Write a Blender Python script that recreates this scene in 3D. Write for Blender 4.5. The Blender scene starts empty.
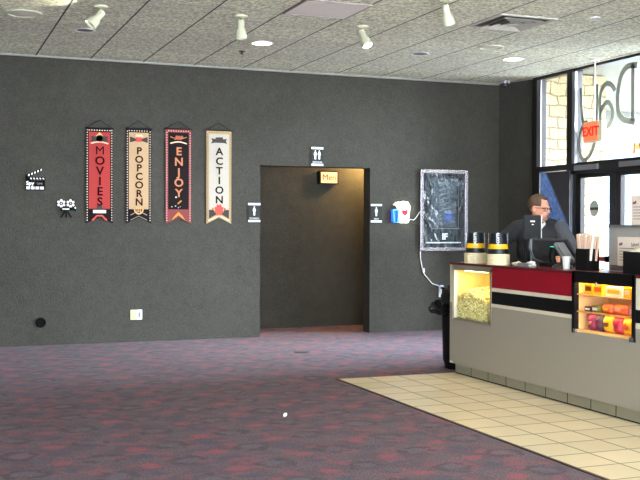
import bpy, bmesh, math, random
from mathutils import Vector, Matrix, noise
random.seed(7)
PI = math.pi
SC = bpy.context.scene
COL = SC.collection

# ------------------------------------------------------------------ camera
F_PX, YAW, PITCH, ROLL, EYE = 1016.1, .3725, -.0139, .0034, 1.38
D, HC = 11.99, 3.31                       # back wall depth, ceiling height (m)
cy, sy = math.cos(YAW), math.sin(YAW)
Fv = Vector((sy*math.cos(PITCH), cy*math.cos(PITCH), math.sin(PITCH)))
Rv = Vector((cy, -sy, 0)); Uv = Rv.cross(Fv)
R2 = math.cos(ROLL)*Rv + math.sin(ROLL)*Uv
U2 = -math.sin(ROLL)*Rv + math.cos(ROLL)*Uv
cd = bpy.data.cameras.new('camera'); cam = bpy.data.objects.new('camera', cd); COL.objects.link(cam)
cam.matrix_world = Matrix(((R2.x, U2.x, -Fv.x, 0), (R2.y, U2.y, -Fv.y, 0), (R2.z, U2.z, -Fv.z, EYE), (0, 0, 0, 1)))
cd.sensor_width = 36; cd.lens = F_PX*36/640; cd.clip_end = 200
SC.camera = cam

# ------------------------------------------------------------------ node helpers
class S:
    """a shader value; arithmetic on it adds Math nodes"""
    def __init__(s, nt, o): s.nt, s.o = nt, o
    def m(s, op, *a):
        n = s.nt.nodes.new('ShaderNodeMath'); n.operation = op
        for i, v in enumerate((s,)+a):
            if isinstance(v, S): s.nt.links.new(v.o, n.inputs[i])
            else: n.inputs[i].default_value = v
        return S(s.nt, n.outputs[0])
    def __add__(s, b): return s.m('ADD', b)
    def __sub__(s, b): return s.m('SUBTRACT', b)
    def __mul__(s, b): return s.m('MULTIPLY', b)
    def step(s, a, b):
        n = s.nt.nodes.new('ShaderNodeMapRange'); n.interpolation_type = 'SMOOTHSTEP'
        s.nt.links.new(s.o, n.inputs[0]); n.inputs[1].default_value = a; n.inputs[2].default_value = b
        return S(s.nt, n.outputs[0])

class Mat:
    def __init__(s, name):
        s.m = bpy.data.materials.new(name); s.m.use_nodes = True
        s.nt = s.m.node_tree; s.b = s.nt.nodes['Principled BSDF']; s.L = s.nt.links
    def n(s, t, **k):
        n = s.nt.nodes.new(t)
        for a, v in k.items(): setattr(n, a, v)
        return n
    def pos(s):
        g = s.n('ShaderNodeNewGeometry'); x = s.n('ShaderNodeSeparateXYZ'); s.L.new(g.outputs['Position'], x.inputs[0])
        return [S(s.nt, x.outputs[i]) for i in range(3)]
    def vec(s, x, y, z):
        c = s.n('ShaderNodeCombineXYZ')
        for i, v in enumerate((x, y, z)):
            if isinstance(v, S): s.L.new(v.o, c.inputs[i])
            else: c.inputs[i].default_value = v
        return c.outputs[0]
    def noise(s, scale, detail=2, vec=None, rough=.5):
        n = s.n('ShaderNodeTexNoise'); n.inputs['Scale'].default_value = scale; n.inputs['Detail'].default_value = detail
        n.inputs['Roughness'].default_value = rough
        if vec is None:
            t = s.n('ShaderNodeNewGeometry'); vec = t.outputs['Position']
        s.L.new(vec, n.inputs['Vector']); return S(s.nt, n.outputs[0])
    def mix(s, f, a, b):
        n = s.n('ShaderNodeMix', data_type='RGBA')
        for i, v in ((0, f), (6, a), (7, b)):
            if isinstance(v, S): s.L.new(v.o, n.inputs[i])
            elif isinstance(v, bpy.types.NodeSocket): s.L.new(v, n.inputs[i])
            else: n.inputs[i].default_value = v if i == 0 else (*v, 1)
        return n.outputs[2]
    def col(s, o): s.L.new(o, s.b.inputs['Base Color'])
    def bump(s, h, dist, strength=1.):
        n = s.n('ShaderNodeBump'); n.inputs['Distance'].default_value = dist; n.inputs['Strength'].default_value = strength
        s.L.new(h.o, n.inputs['Height']); s.L.new(n.outputs[0], s.b.inputs['Normal'])

def srgb(r, g, b):
    f = lambda c: (c/255/12.92 if c/255 <= .04045 else ((c/255+.055)/1.055)**2.4)
    return (f(r), f(g), f(b))
MATS = {}
def pm(name, rgb, rough=.5, metal=0., var=.06, scale=30, bump=0., emit=0., spec=.5):
    """plain procedural material: base colour with a little noise"""
    if name in MATS: return MATS[name]
    M = Mat(name); c = srgb(*rgb)
    t = M.n('ShaderNodeTexCoord')
    nz = M.noise(scale, 3, t.outputs['Object'])
    lo = tuple(v*(1-var) for v in c); hi = tuple(min(1, v*(1+var)) for v in c)
    M.col(M.mix(nz, lo, hi))
    M.b.inputs['Roughness'].default_value = rough; M.b.inputs['Metallic'].default_value = metal
    M.b.inputs['Specular IOR Level'].default_value = spec
    if bump: M.bump(nz, bump)
    if emit:
        M.b.inputs['Emission Color'].default_value = (*c, 1); M.b.inputs['Emission Strength'].default_value = emit
    MATS[name] = M.m; return M.m
def glass_mat(name, tint=(1, 1, 1), refl=.06, rough=.02):
    if name in MATS: return MATS[name]
    M = Mat(name); nt = M.nt
    t = M.n('ShaderNodeBsdfTransparent'); t.inputs[0].default_value = (*tint, 1)
    g = M.n('ShaderNodeBsdfGlossy'); g.inputs['Roughness'].default_value = rough
    mx = M.n('ShaderNodeMixShader'); mx.inputs[0].default_value = refl
    M.L.new(t.outputs[0], mx.inputs[1]); M.L.new(g.outputs[0], mx.inputs[2])
    M.L.new(mx.outputs[0], nt.nodes['Material Output'].inputs[0]); MATS[name] = M.m; return M.m

# ------------------------------------------------------------------ mesh helpers
class MB:
    def __init__(s): s.v, s.f, s.k, s.mats = [], [], [], []
    def _m(s, m):
        if m not in s.mats: s.mats.append(m)
        return s.mats.index(m)
    def add(s, vs, fs, m):
        o = len(s.v); s.v += [Vector(v) for v in vs]; k = s._m(m)
        for f in fs: s.f.append([i+o for i in f]); s.k.append(k)
        return s
    def box(s, a, b, m, T=None, bev=0):
        x0, x1 = sorted((a[0], b[0])); y0, y1 = sorted((a[1], b[1])); z0, z1 = sorted((a[2], b[2]))
        if bev:
            bm = bmesh.new(); bmesh.ops.create_cube(bm, size=1)
            for v in bm.verts: v.co = Vector(((x0+x1)/2+v.co.x*(x1-x0), (y0+y1)/2+v.co.y*(y1-y0), (z0+z1)/2+v.co.z*(z1-z0)))
            bmesh.ops.bevel(bm, geom=bm.edges[:], offset=bev, segments=2, affect='EDGES')
            bm.verts.index_update()
            vs = [v.co.copy() for v in bm.verts]; fs = [[v.index for v in f.verts] for f in bm.faces]; bm.free()
        else:
            vs = [Vector((x, y, z)) for z in (z0, z1) for y in (y0, y1) for x in (x0, x1)]
            fs = [(0, 2, 3, 1), (4, 5, 7, 6), (0, 1, 5, 4), (2, 6, 7, 3), (0, 4, 6, 2), (1, 3, 7, 5)]
        if T: vs = [T @ v for v in vs]
        return s.add(vs, fs, m)
    def poly(s, pts, thick, m, T=None):
        """extruded polygon: pts in (x,z), thickness along +y from 0; triangulated caps"""
        n = len(pts); vs = [Vector((p[0], 0, p[1])) for p in pts]+[Vector((p[0], thick, p[1])) for p in pts]
        from mathutils.geometry import tessellate_polygon
        tri = tessellate_polygon([[Vector((p[0], p[1], 0)) for p in pts]])
        fs = [tuple(t) for t in tri]+[tuple(i+n for i in reversed(t)) for t in tri]
        fs += [(i, (i+1) % n, (i+1) % n+n, i+n) for i in range(n)]
        if T: vs = [T @ v for v in vs]
        return s.add(vs, fs, m)
    def lathe(s, prof, m, c=(0, 0, 0), n=24, T=None, caps=True):
        vs = []; fs = []
        for r, z in prof:
            for i in range(n):
                a = 2*PI*i/n; vs.append(Vector((c[0]+r*math.cos(a), c[1]+r*math.sin(a), c[2]+z)))
        for j in range(len(prof)-1):
            for i in range(n):
                a = j*n+i; b = j*n+(i+1) % n; fs.append((a, b, b+n, a+n))
        if caps: fs.append(tuple(reversed(range(n)))); fs.append(tuple((len(prof)-1)*n+i for i in range(n)))
        if T: vs = [T @ v for v in vs]
        return s.add(vs, fs, m)
    def tube(s, pts, r, m, n=8, r1=None):
        pts = [Vector(p) for p in pts]; vs = []; fs = []; L = len(pts)
        up = Vector((0, 0, 1)); prev = None
        for j, p in enumerate(pts):
            t = (pts[min(j+1, L-1)]-pts[max(j-1, 0)]).normalized()
            if prev is None:
                a = t.cross(up) if abs(t.z) < .95 else t.cross(Vector((1, 0, 0)))
            else: a = prev-t*prev.dot(t)
            a.normalize(); prev = a; b = t.cross(a)
            rr = r if r1 is None else r+(r1-r)*j/(L-1)
            if isinstance(r, (list, tuple)): rr = r[j]
            for i in range(n):
                q = 2*PI*i/n; vs.append(p+a*rr*math.cos(q)+b*rr*math.sin(q))
        for j in range(L-1):
            for i in range(n):
                q = j*n+i; w = j*n+(i+1) % n; fs.append((q, w, w+n, q+n))
        fs.append(tuple(reversed(range(n)))); fs.append(tuple((L-1)*n+i for i in range(n)))
        return s.add(vs, fs, m)
    def ball(s, c, r, m, n=12, T=None):
        rx, ry, rz = r if isinstance(r, (list, tuple)) else (r, r, r)
        vs = []; fs = []; k = n//2
        for j in range(1, k):
            t = PI*j/k
            for i in range(n):
                a = 2*PI*i/n; vs.append(Vector((c[0]+rx*math.sin(t)*math.cos(a), c[1]+ry*math.sin(t)*math.sin(a), c[2]+rz*math.cos(t))))
        top = len(vs); vs.append(Vector((c[0], c[1], c[2]+rz))); vs.append(Vector((c[0], c[1], c[2]-rz)))
        for j in range(k-2):
            for i in range(n):
                a = j*n+i; b = j*n+(i+1) % n; fs.append((a, a+n, b+n, b))
        for i in range(n):
            fs.append((top, i, (i+1) % n)); q = (k-2)*n; fs.append((top+1, q+(i+1) % n, q+i))
        if T: vs = [T @ v for v in vs]
        return s.add(vs, fs, m)
    def ribbon(s, pts, w, m, depth=.004, T=None, ws=None):
        """flat stroke drawn in (x,z), given width and thickness along y"""
        P = [Vector((p[0], 0, p[1])) for p in pts]; n = len(P); vs = []; fs = []
        for j, p in enumerate(P):
            t = (P[min(j+1, n-1)]-P[max(j-1, 0)]).normalized(); q = Vector((-t.z, 0, t.x))*((ws[j] if ws else w)/2)
            vs += [p+q, p-q, p-q+Vector((0, depth, 0)), p+q+Vector((0, depth, 0))]
        for j in range(n-1):
            a = 4*j
            for k in range(4): fs.append((a+k, a+(k+1) % 4, a+4+(k+1) % 4, a+4+k))
        fs += [(3, 2, 1, 0), (4*n-4, 4*n-3, 4*n-2, 4*n-1)]
        if T: vs = [T @ v for v in vs]
        return s.add(vs, fs, m)
    def build(s, name, parent=None, origin=None, smooth=False):
        me = bpy.data.meshes.new(name)
        off = Vector(origin) if origin is not None else (Vector(parent.get('_o', (0, 0, 0))) if parent else Vector((0, 0, 0)))
        me.from_pydata([v-off for v in s.v], [], s.f)
        for m in s.mats: me.materials.append(m)
        for p, k in zip(me.polygons, s.k): p.material_index = k; p.use_smooth = smooth
        if smooth and me.polygons:
            try: me.set_sharp_from_angle(angle=math.radians(40))
            except Exception: pass
        bm = bmesh.new(); bm.from_mesh(me); bmesh.ops.recalc_face_normals(bm, faces=bm.faces[:]); bm.to_mesh(me); bm.free()
        o = bpy.data.objects.new(name, me); COL.objects.link(o)
        if parent: o.parent = parent; o['_o'] = tuple(off)
        else: o.location = off; o['_o'] = tuple(off)
        return o
def thing(name, label, cat, loc=(0, 0, 0), group=None):
    o = bpy.data.objects.new(name, None); COL.objects.link(o); o.empty_display_size = .1
    o.location = loc; o['_o'] = tuple(loc); o['label'] = label; o['category'] = cat
    if group: o['group'] = group
    return o
def tag(o, label, cat, group=None, kind=None):
    o['label'] = label; o['category'] = cat
    if group: o['group'] = group
    if kind: o['kind'] = kind
    return o
def struct(o): o['kind'] = 'structure'; return o
def copy_tree(o, parent=None):
    c = o.copy(); COL.objects.link(c)
    if parent: c.parent = parent
    for ch in [k for k in bpy.data.objects if k.parent == o]: copy_tree(ch, c)
    return c
FACE_BACK = Matrix.Rotation(PI/2, 4, 'X')                                  # text readable by someone looking along +Y
FACE_COUNTER = Matrix.Rotation(-PI/2, 4, 'Z') @ Matrix.Rotation(PI/2, 4, 'X')   # looking along +X
def text(body, size, loc, m, name, parent, face=FACE_BACK, depth=.003, sx=1., bold=0., spin=0.):
    c = bpy.data.curves.new(name, 'FONT'); c.body = body; c.size = size; c.align_x = 'CENTER'; c.align_y = 'CENTER'
    c.extrude = depth/2; c.offset = bold; c.resolution_u = 3
    t = bpy.data.objects.new('t', c); COL.objects.link(t)
    dg = bpy.context.evaluated_depsgraph_get(); me = bpy.data.meshes.new_from_object(t.evaluated_get(dg))
    COL.objects.unlink(t); bpy.data.objects.remove(t)
    me.name = name; me.materials.clear(); me.materials.append(m)
    off = Vector(parent.get('_o', (0, 0, 0)))
    T = Matrix.Translation(Vector(loc)-off) @ face @ Matrix.Rotation(spin, 4, 'Z') @ Matrix.Diagonal((sx, 1, 1, 1))
    me.transform(T); o = bpy.data.objects.new(name, me); COL.objects.link(o); o.parent = parent; o['_o'] = tuple(off)
    return o

# ------------------------------------------------------------------ surface materials
def wall_material():
    M = Mat('dark_fabric_wall')
    a = M.noise(1.3, 3); b = M.noise(70, 3, rough=.7); c = M.noise(9, 3)
    f = b.step(.2, .8)*.45+c*.3+a*.4
    M.col(M.mix(f.step(.2, .95), srgb(53, 51, 46), srgb(74, 72, 65)))
    M.b.inputs['Roughness'].default_value = .95; M.b.inputs['Specular IOR Level'].default_value = .15
    M.bump(b, .006); return M.m
def ceiling_material():
    M = Mat('textured_ceiling_tile'); x, y, z = M.pos()
    a = M.noise(30, 3, rough=.7); b = M.noise(14, 2); c = M.noise(2.2, 1)
    # every 0.61 m panel gets its own slight tone
    u = (x-1.199)*(1/.613); v = (y-8.72)*(1/.613)
    w = M.n('ShaderNodeTexWhiteNoise', noise_dimensions='3D'); M.L.new(M.vec(u.m('FLOOR'), v.m('FLOOR'), 0), w.inputs['Vector'])
    tone = S(M.nt, w.outputs['Value'])
    g = a.step(.36, .62)
    base = M.mix(g, srgb(184, 178, 154), srgb(255, 254, 228))
    w2 = M.n('ShaderNodeTexWhiteNoise', noise_dimensions='1D'); M.L.new(v.m('FLOOR').o, w2.inputs['W'])
    base = M.mix(tone*.10+S(M.nt, w2.outputs['Value'])*.22, base, srgb(160, 154, 144))
    fu = u.m('FRACT'); du = (fu-.5).m('ABSOLUTE'); fv = v.m('FRACT'); dv = (fv-.5).m('ABSOLUTE')
    base = M.mix(dv.step(.476, .488), base, srgb(200, 198, 192))            # cross tees, painted like the tiles
    base = M.mix(du.step(.484, .489), base, srgb(58, 54, 50))               # panel seams running away from the lobby, their shade painted dark
    M.col(base); M.b.inputs['Roughness'].default_value = .9
    M.bump(a, .012); return M.m
def carpet_material():
    M = Mat('patterned_carpet'); x, y, z = M.pos()
    n1 = M.noise(7, 3)-.5; n2 = M.noise(16, 2)-.5
    wx = x+n1*.13+n2*.07; wy = y+M.noise(9, 3, M.vec(y, x, 3.3))*.16-.08
    u = (wx-.755)*(1/.461); col = u.m('ROUND'); fu = u-col
    v = (wy-5.99)*(1/.461)+col*.5; fv = v-v.m('ROUND')
    def blob(cu, cv, ru, rv, soft=.4):
        du = (fu-cu).m('WRAP', .5, -.5)*(1/ru); dv = (fv-cv).m('WRAP', .5, -.5)*(1/rv)
        return (du*du+dv*dv).m('SQRT')
    inv = lambda s: s*-1.+1.
    red = inv(blob(0, 0, .16, .13).step(.45, 1.2)); red2 = inv(blob(.28, .32, .10, .12).step(.5, 1.2))
    blue = inv(blob(.03, -.42, .15, .11).step(.6, 1.1))
    u2 = (wx-.985)*(1/.461); c2 = u2.m('ROUND'); v2 = (wy-6.045)*(1/.461)+c2*.5
    rx = (u2-c2)*(1/.27); ry = (v2-v2.m('ROUND'))*(1/.24); ring = (rx*rx+ry*ry).m('SQRT'); ringm = inv(((ring-.8).m('ABSOLUTE')).step(.10, .34))*M.noise(11, 2, M.vec(x, y, 5.)).step(.36, .56)
    ring_in = inv(ring.step(.25, .6)); grey = inv(blob(-.25, .30, .12, .13).step(.5, 1.2))
    fib = M.noise(70, 2, rough=.8)
    c = M.mix(fib.step(.25, .75), srgb(60, 40, 44), srgb(100, 72, 78))
    wob = M.noise(5, 3, M.vec(x, y, 7.))
    c = M.mix(wob.step(.42, .6)*.7, c, srgb(60, 40, 50))
    c = M.mix(M.noise(6, 3, M.vec(y, x, 9.)).step(.52, .64)*.6, c, srgb(122, 54, 64))
    c = M.mix(ringm*.9, c, srgb(36, 28, 38)); c = M.mix(ring_in*.5, c, srgb(76, 76, 88))
    c = M.mix(grey*.45, c, srgb(62, 70, 84))
    c = M.mix(red2*.5, c, srgb(128, 48, 60)); c = M.mix(red*.65, c, srgb(146, 50, 56)); c = M.mix(blue*.75, c, srgb(30, 48, 70))
    c = M.mix(fib.step(.3, .8)*.12, c, srgb(190, 170, 190))
    M.col(c); M.b.inputs['Roughness'].default_value = .85; M.b.inputs['Specular IOR Level'].default_value = .25
    M.b.inputs['Sheen Weight'].default_value = .055; M.b.inputs['Sheen Roughness'].default_value = .5
    M.bump(fib, .004); return M.m
def tile_material():
    M = Mat('cream_floor_tile'); x, y, z = M.pos()
    u = (x-3.477)*(1/.299); v = (y-5.454)*(1/.299)
    w = M.n('ShaderNodeTexWhiteNoise', noise_dimensions='3D'); M.L.new(M.vec(u.m('FLOOR'), v.m('FLOOR'), 0), w.inputs['Vector'])
    tone = S(M.nt, w.outputs['Value']); n = M.noise(5, 4)
    c = M.mix(tone*.5+n*.5, srgb(200, 186, 154), srgb(226, 212, 180))
    du = (u.m('FRACT')-.5).m('ABSOLUTE'); dv = (v.m('FRACT')-.5).m('ABSOLUTE')
    g = du.m('MAXIMUM', dv)
    c = M.mix(g.step(.474, .484), c, srgb(104, 88, 66)); M.col(c)
    M.b.inputs['Roughness'].default_value = .32
    M.bump(g.step(.48, .49)*-1., .002); return M.m
def stone_material():
    M = Mat('cut_limestone'); x, y, z = M.pos()
    b = M.n('ShaderNodeTexBrick'); wob = M.noise(3.5, 2)
    M.L.new(M.vec(x+y+wob*.12, z+wob*.12, 0), b.inputs['Vector'])
    b.inputs['Scale'].default_value = 1; b.inputs['Brick Width'].default_value = .30; b.inputs['Row Height'].default_value = .16
    b.inputs['Mortar Size'].default_value = .012; b.inputs['Color1'].default_value = (*srgb(168, 152, 116), 1)
    b.inputs['Color2'].default_value = (*srgb(146, 130, 96), 1); b.inputs['Mortar'].default_value = (*srgb(84, 74, 54), 1)
    c = M.mix(M.noise(12, 4)*.5, b.outputs[0], srgb(130, 112, 78)); M.col(c)
    M.b.inputs['Roughness'].default_value = .9; M.bump(M.noise(20, 4), .02); return M.m
WALL, CEIL, CARPET, TILE, STONE = wall_material(), ceiling_material(), carpet_material(), tile_material(), stone_material()
BRONZE = pm('dark_bronze_frame', (44, 42, 42), .35, .6)
ALU = pm('pale_aluminium', (150, 150, 155), .35, .7)
GLASS = glass_mat('window_glass')
WHITE = pm('white_paint', (232, 230, 224), .5)
BLACK = pm('black_plastic', (14, 14, 16), .55, spec=.2)
CREAM = pm('cream_laminate', (214, 206, 186), .45)
BLACKLAM = pm('black_laminate', (12, 12, 14), .4, spec=.2)
RED = pm('red_laminate', (140, 16, 34), .5, spec=.2)
GREYLAM = pm('grey_beige_laminate', (150, 143, 130), .5, var=.02)
CHROME = pm('chrome', (205, 205, 210), .15, 1.)
STEEL = pm('brushed_steel', (176, 173, 168), .38, .35)
DARKTRIM = pm('dark_edge_trim', (50, 36, 32), .5)

# ------------------------------------------------------------------ the room
XL, XR, YF = -3.2, 7.45, -2.5
TX, TY = 3.48, 8.455
CX, CYE = 4.62, 8.455                     # counter front plane and far end
b = MB()
b.add([(XL, YF, 0), (TX, YF, 0), (TX, D+3, 0), (XL, D+3, 0)], [(0, 1, 2, 3)], CARPET)
b.add([(TX, TY, 0), (XR+.1, TY, 0), (XR+.1, D+3, 0), (TX, D+3, 0)], [(0, 1, 2, 3)], CARPET)
struct(b.build('floor'))
struct(MB().add([(TX, YF, .002), (XR+.1, YF, .002), (XR+.1, TY, .002), (TX, TY, .002)], [(0, 1, 2, 3)], TILE).build('floor'))
b = MB(); b.box((TX-.022, YF, 0), (TX, TY, .006), DARKTRIM); struct(b.build('trim_1'))
b = MB(); b.box((XL, YF-.1, HC), (XR+.15, D+.2, HC+.12), CEIL); struct(b.build('ceiling'))
# back wall with the restroom opening
DX0, DX1, DH, WT = 3.888, 5.375, 2.128, .2
b = MB(); b.box((XL, D, 0), (DX0, D+WT, HC), WALL); b.box((DX1, D, 0), (7.29, D+WT, HC), WALL); b.box((DX0, D, DH), (DX1, D+WT, HC), WALL)
struct(b.build('wall_back'))
b = MB(); b.poly([(.62, 0), (.805, 0), (.805, 2.35), (.62, 2.35)], .012, WALL, Matrix.Translation((0, D-.012, 0)))
struct(b.build('trim_2'))
b = MB(); b.box((XL, D-.028, HC-.016), (7.28, D, HC), pm('wall_angle_white', (150, 148, 140), .6)); struct(b.build('trim_6'))
# restroom passage
b = MB(); b.box((3.0, 12.95, 0), (4.79, 13.05, 2.75), WALL); b.box((4.79, 13.0, 0), (6.6, 13.1, 2.75), WALL); struct(b.build('wall_passage_back'))
b = MB(); b.box((3.0, D+WT, 0), (3.1, 12.95, 2.75), WALL); struct(b.build('wall_passage_left'))
b = MB(); b.box((6.5, D+WT, 0), (6.6, 13.0, 2.75), WALL); struct(b.build('wall_passage_right'))
b = MB(); b.box((3.0, D+WT, 2.75), (6.6, 13.1, 2.85), WHITE); struct(b.build('ceiling_passage'))
# slanted corner, side walls
b = MB(); b.add([(7.29, D, 0), (7.47, 11.34, 0), (7.6, 11.34, 0), (7.5, D+WT, 0), (7.29, D, HC), (7.47, 11.34, HC), (7.6, 11.34, HC), (7.5, D+WT, HC)],
               [(0, 1, 5, 4), (1, 2, 6, 5), (2, 3, 7, 6), (3, 0, 4, 7), (4, 5, 6, 7), (0, 3, 2, 1)], WALL)
struct(b.build('wall_corner'))
b = MB(); b.box((XL-.1, YF, 0), (XL, D+.2, HC), WALL); struct(b.build('wall_left'))
b = MB(); b.box((XR, YF, 0), (XR+.15, 8.80, HC), WALL); struct(b.build('wall_right'))
b = MB(); b.box((XL, YF-.1, 2.75), (XR, YF, HC), WALL); b.box((XL, YF-.1, 0), (-2.6, YF, 2.75), WALL); b.box((6.9, YF-.1, 0), (XR+.1, YF, 2.75), WALL)
struct(b.build('wall_front'))

# ------------------------------------------------------------------ storefront on the right
def frame_rect(b, y0, y1, z0, z1, wy0, wy1, wz0, wz1, m, x0=7.40, x1=7.50):
    b.box((x0, y0, z0), (x1, y0+wy0, z1), m); b.box((x0, y1-wy1, z0), (x1, y1, z1), m)
    b.box((x0, y0+wy0, z0), (x1, y1-wy1, z0+wz0), m); b.box((x0, y0+wy0, z1-wz1), (x1, y1-wy1, z1), m)
def window(n, y0, y1, z0, z1, w=(.05, .05, .05, .03), extra=None):
    b = MB(); frame_rect(b, y0, y1, z0, z1, *w, BRONZE)
    o = struct(b.build('window_%d' % n))
    g = MB(); g.box((7.445, y0+w[0]-.005, z0+w[2]-.005), (7.453, y1-w[1]+.005, z1-w[3]+.005), GLASS); g.build('pane', o)
    return o
w1 = window(1, 10.53, 11.34, 2.10, 3.31, (.06, .16, .05, .04))
b = MB(); b.box((7.395, 11.15, 2.15), (7.41, 11.24, 3.27), ALU); b.build('inner_jamb', w1)
w3 = window(3, 10.53, 11.34, 0, 2.10, (.06, .16, .12, .02))
w2 = window(2, 8.80, 10.53, 2.13, 3.31, (.05, .12, .03, .03))
b = MB(); b.box((7.385, 10.40, 2.15), (7.42, 10.46, 3.27), ALU); b.build('inner_jamb', w2)
b = MB(); b.box((7.36, 8.8, 2.02), (7.53, 10.53, 2.135), BRONZE); b.box((7.34, 9.9, 2.06), (7.36, 10.35, 2.12), ALU); b.box((7.34, 9.1, 2.06), (7.36, 9.5, 2.12), ALU)
struct(b.build('trim_3'))
b = MB(); b.box((7.40, 10.42, 0), (7.50, 10.53, 2.02), BRONZE); b.box((7.385, 10.46, 0), (7.40, 10.49, 2.02), ALU); struct(b.build('trim_4'))
for n, (y0, y1) in ((1, (9.67, 10.42)), (2, (8.90, 9.66))):
    b = MB(); frame_rect(b, y0, y1, .01, 2.02, .10, .10, .2, .05, BRONZE, 7.42, 7.48); d = struct(b.build('door_%d' % n))
    g = MB(); g.box((7.446, y0+.095, .205), (7.452, y1-.095, 1.975), GLASS); g.build('pane', d)
    h = MB(); h.box((7.36, y0+.06, .98), (7.39, y1-.06, 1.03), pm('red_push_bar', (150, 40, 50), .4)); h.box((7.36, y0+.06, .97), (7.42, y0+.1, 1.04), BRONZE); h.box((7.36, y1-.1, .97), (7.42, y1-.06, 1.04), BRONZE)
    h.build('push_bar', d)
    if n == 1:
        # oval door sticker, with a dark band
        s_ = MB(); T = Matrix.Translation((7.444, 10.085, 1.60)) @ Matrix.Rotation(-PI/2, 4, 'Z')
        s_.poly([(.085*math.cos(a*PI/16), .095*math.sin(a*PI/16)) for a in range(32)], .001, pm('sticker_grey', (168, 178, 168), .5), T)
        s_.box((-.08, -.001, -.02), (.08, 0, .012), pm('sticker_dark', (60, 50, 48), .5), T); s_.build('oval_sticker', d)
b = MB(); b.box((7.40, 8.80, 0), (7.50, 8.90, 2.02), BRONZE); struct(b.build('trim_5'))

# painted lettering on the big pane: reads from outside, so it shows mirrored in here
LET = pm('window_lettering', (138, 142, 132), .6)
def Yof(px, py):                          # where a line of sight meets the glass
    d = Fv+R2*((px-320)/F_PX)+U2*((240-py)/F_PX); t = 7.443/d.x
    return (t*d.y, EYE+t*d.z)
def stroke(b, pts, w):
    P = [Vector(Yof(*p)) for p in pts]; Q = []
    for i in range(len(P)-1):                                   # Catmull-Rom
        p0, p1, p2, p3 = P[max(i-1, 0)], P[i], P[i+1], P[min(i+2, len(P)-1)]
        for k in range(5):
            t = k/5; Q.append(.5*((2*p1)+(p2-p0)*t+(2*p0-5*p1+4*p2-p3)*t*t+(3*p1-p0-3*p2+p3)*t**3))
    Q.append(P[-1])
    b.ribbon([(-q.x, q.y) for q in Q], w, LET, .002, Matrix.Translation((7.440, 0, 0)) @ Matrix.Rotation(-PI/2, 4, 'Z'))
b = MB()
stroke(b, [(637.5, 65), (629, 66), (622.5, 73), (619, 86), (617.8, 100), (619, 113), (624, 119.5), (635, 122)], .068)
stroke(b, [(633.2, 64), (633, 90), (633, 121)], .06)
stroke(b, [(600.6, 124), (600.2, 108), (600.6, 95), (604, 86), (609, 83.5), (613.5, 87), (615, 91)], .06)
stroke(b, [(601, 112), (604, 105), (608, 102), (611.5, 106), (613, 114), (611, 122), (606.5, 127), (602, 126), (600.6, 120)], .06)
stroke(b, [(597, 84), (597, 100), (596.6, 118), (595, 124)], .06)
stroke(b, [(581, 88), (581.3, 104), (582.5, 118), (586, 127)], .056)
stroke(b, [(596.3, 126), (595.6, 138), (593, 149), (588.5, 157), (584, 160), (580.6, 155), (579.6, 144), (581, 131), (585, 124), (588, 122)], .056)
b.build('lettering', w2)
mm = MB()
stroke_m = [(636.5, 153.5), (637.2, 143), (639.6, 148.5), (642.2, 142.2), (643.2, 153)]
P = [Yof(*p) for p in stroke_m]
mm.ribbon([(-p[0], p[1]) for p in P], .035, pm('orange_letter', (232, 132, 6), .5, emit=.15), .02, Matrix.Translation((7.405, 0, 0)) @ Matrix.Rotation(-PI/2, 4, 'Z'))
tag(mm.build('letter_sign', origin=(7.41, 9.27, 2.2)), 'orange capital M on the big front window above the doors', 'sign')

# blue film poster board leaning in front of the low corner window
def poster_blue():
    M = Mat('blue_beam_print'); x, y, z = M.pos()
    s = (y-10.99)*-1.; t = (z*-1.+2.06)                # across, down
    k = s-t*.72-.09                                          # distance from the diagonal light edge
    n = M.noise(9, 3, M.vec(k*6., t*.6, 0)); n2 = M.noise(16, 3, M.vec(s, t, 2))
    c = M.mix((n*.7+n2*.3).step(.3, .7), srgb(28, 66, 150), srgb(132, 168, 222))
    c = M.mix(k.step(-.02, .05), c, srgb(34, 30, 32)); c = M.mix((t-1.).step(0, .3), c, srgb(20, 34, 90)); M.col(c)
    M.b.inputs['Roughness'].default_value = .4; return M.m
t_ = thing('poster_board', 'tall dark film poster board with a slanting blue beam, standing in the corner window', 'poster', (7.3, 10.82, 0))
b = MB(); b.box((7.30, 10.38, .45), (7.315, 11.0, 2.06), poster_blue()); b.build('printed_board', t_)
b = MB(); b.box((7.315, 10.56, .02), (7.335, 10.60, 1.9), BLACK); b.box((7.315, 10.93, .02), (7.335, 10.97, 1.9), BLACK)
b.box((7.10, 10.56, 0), (7.36, 10.60, .03), BLACK); b.box((7.10, 10.93, 0), (7.36, 10.97, .03), BLACK); b.box((7.30, 10.38, .40), (7.335, 11.0, .45), BLACK); b.build('stand', t_)

# outside
CONC = pm('pale_concrete', (214, 210, 202), .8, var=.05, scale=3)
b = MB(); b.box((7.62, -6, -.12), (40, 40, -.02), CONC); struct(b.build('ground_outside'))
b = MB(); b.box((7.75, 12.5, -.02), (9.42, 13.3, 3.6), STONE); struct(b.build('wall_outside'))
b = MB(); b.box((7.63, 9.6, 3.62), (13.5, 16.5, 3.75), pm('canopy_soffit', (112, 110, 96), .8)); struct(b.build('canopy_soffit'))
b = MB(); b.box((7.63, 4.6, -.02), (14.0, 4.9, 4.2), STONE); struct(b.build('wall_outside'))  # unseen wing wall, added to keep the back sky light off the stone pier
b = MB(); b.box((9.5, 16.3, 3.32), (16, 16.5, 3.62), pm('canopy_fascia', (84, 84, 78), .7)); struct(b.build('canopy_fascia'))
b = MB(); b.box((12, 22, -.02), (30, 22.4, 4.3), pm('pale_facade', (92, 112, 130), .8, var=.2, scale=1.2)); struct(b.build('facade_outside'))
ROCK = pm('pale_rock', (205, 204, 196), .9, var=.4, scale=6, bump=.05)
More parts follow.
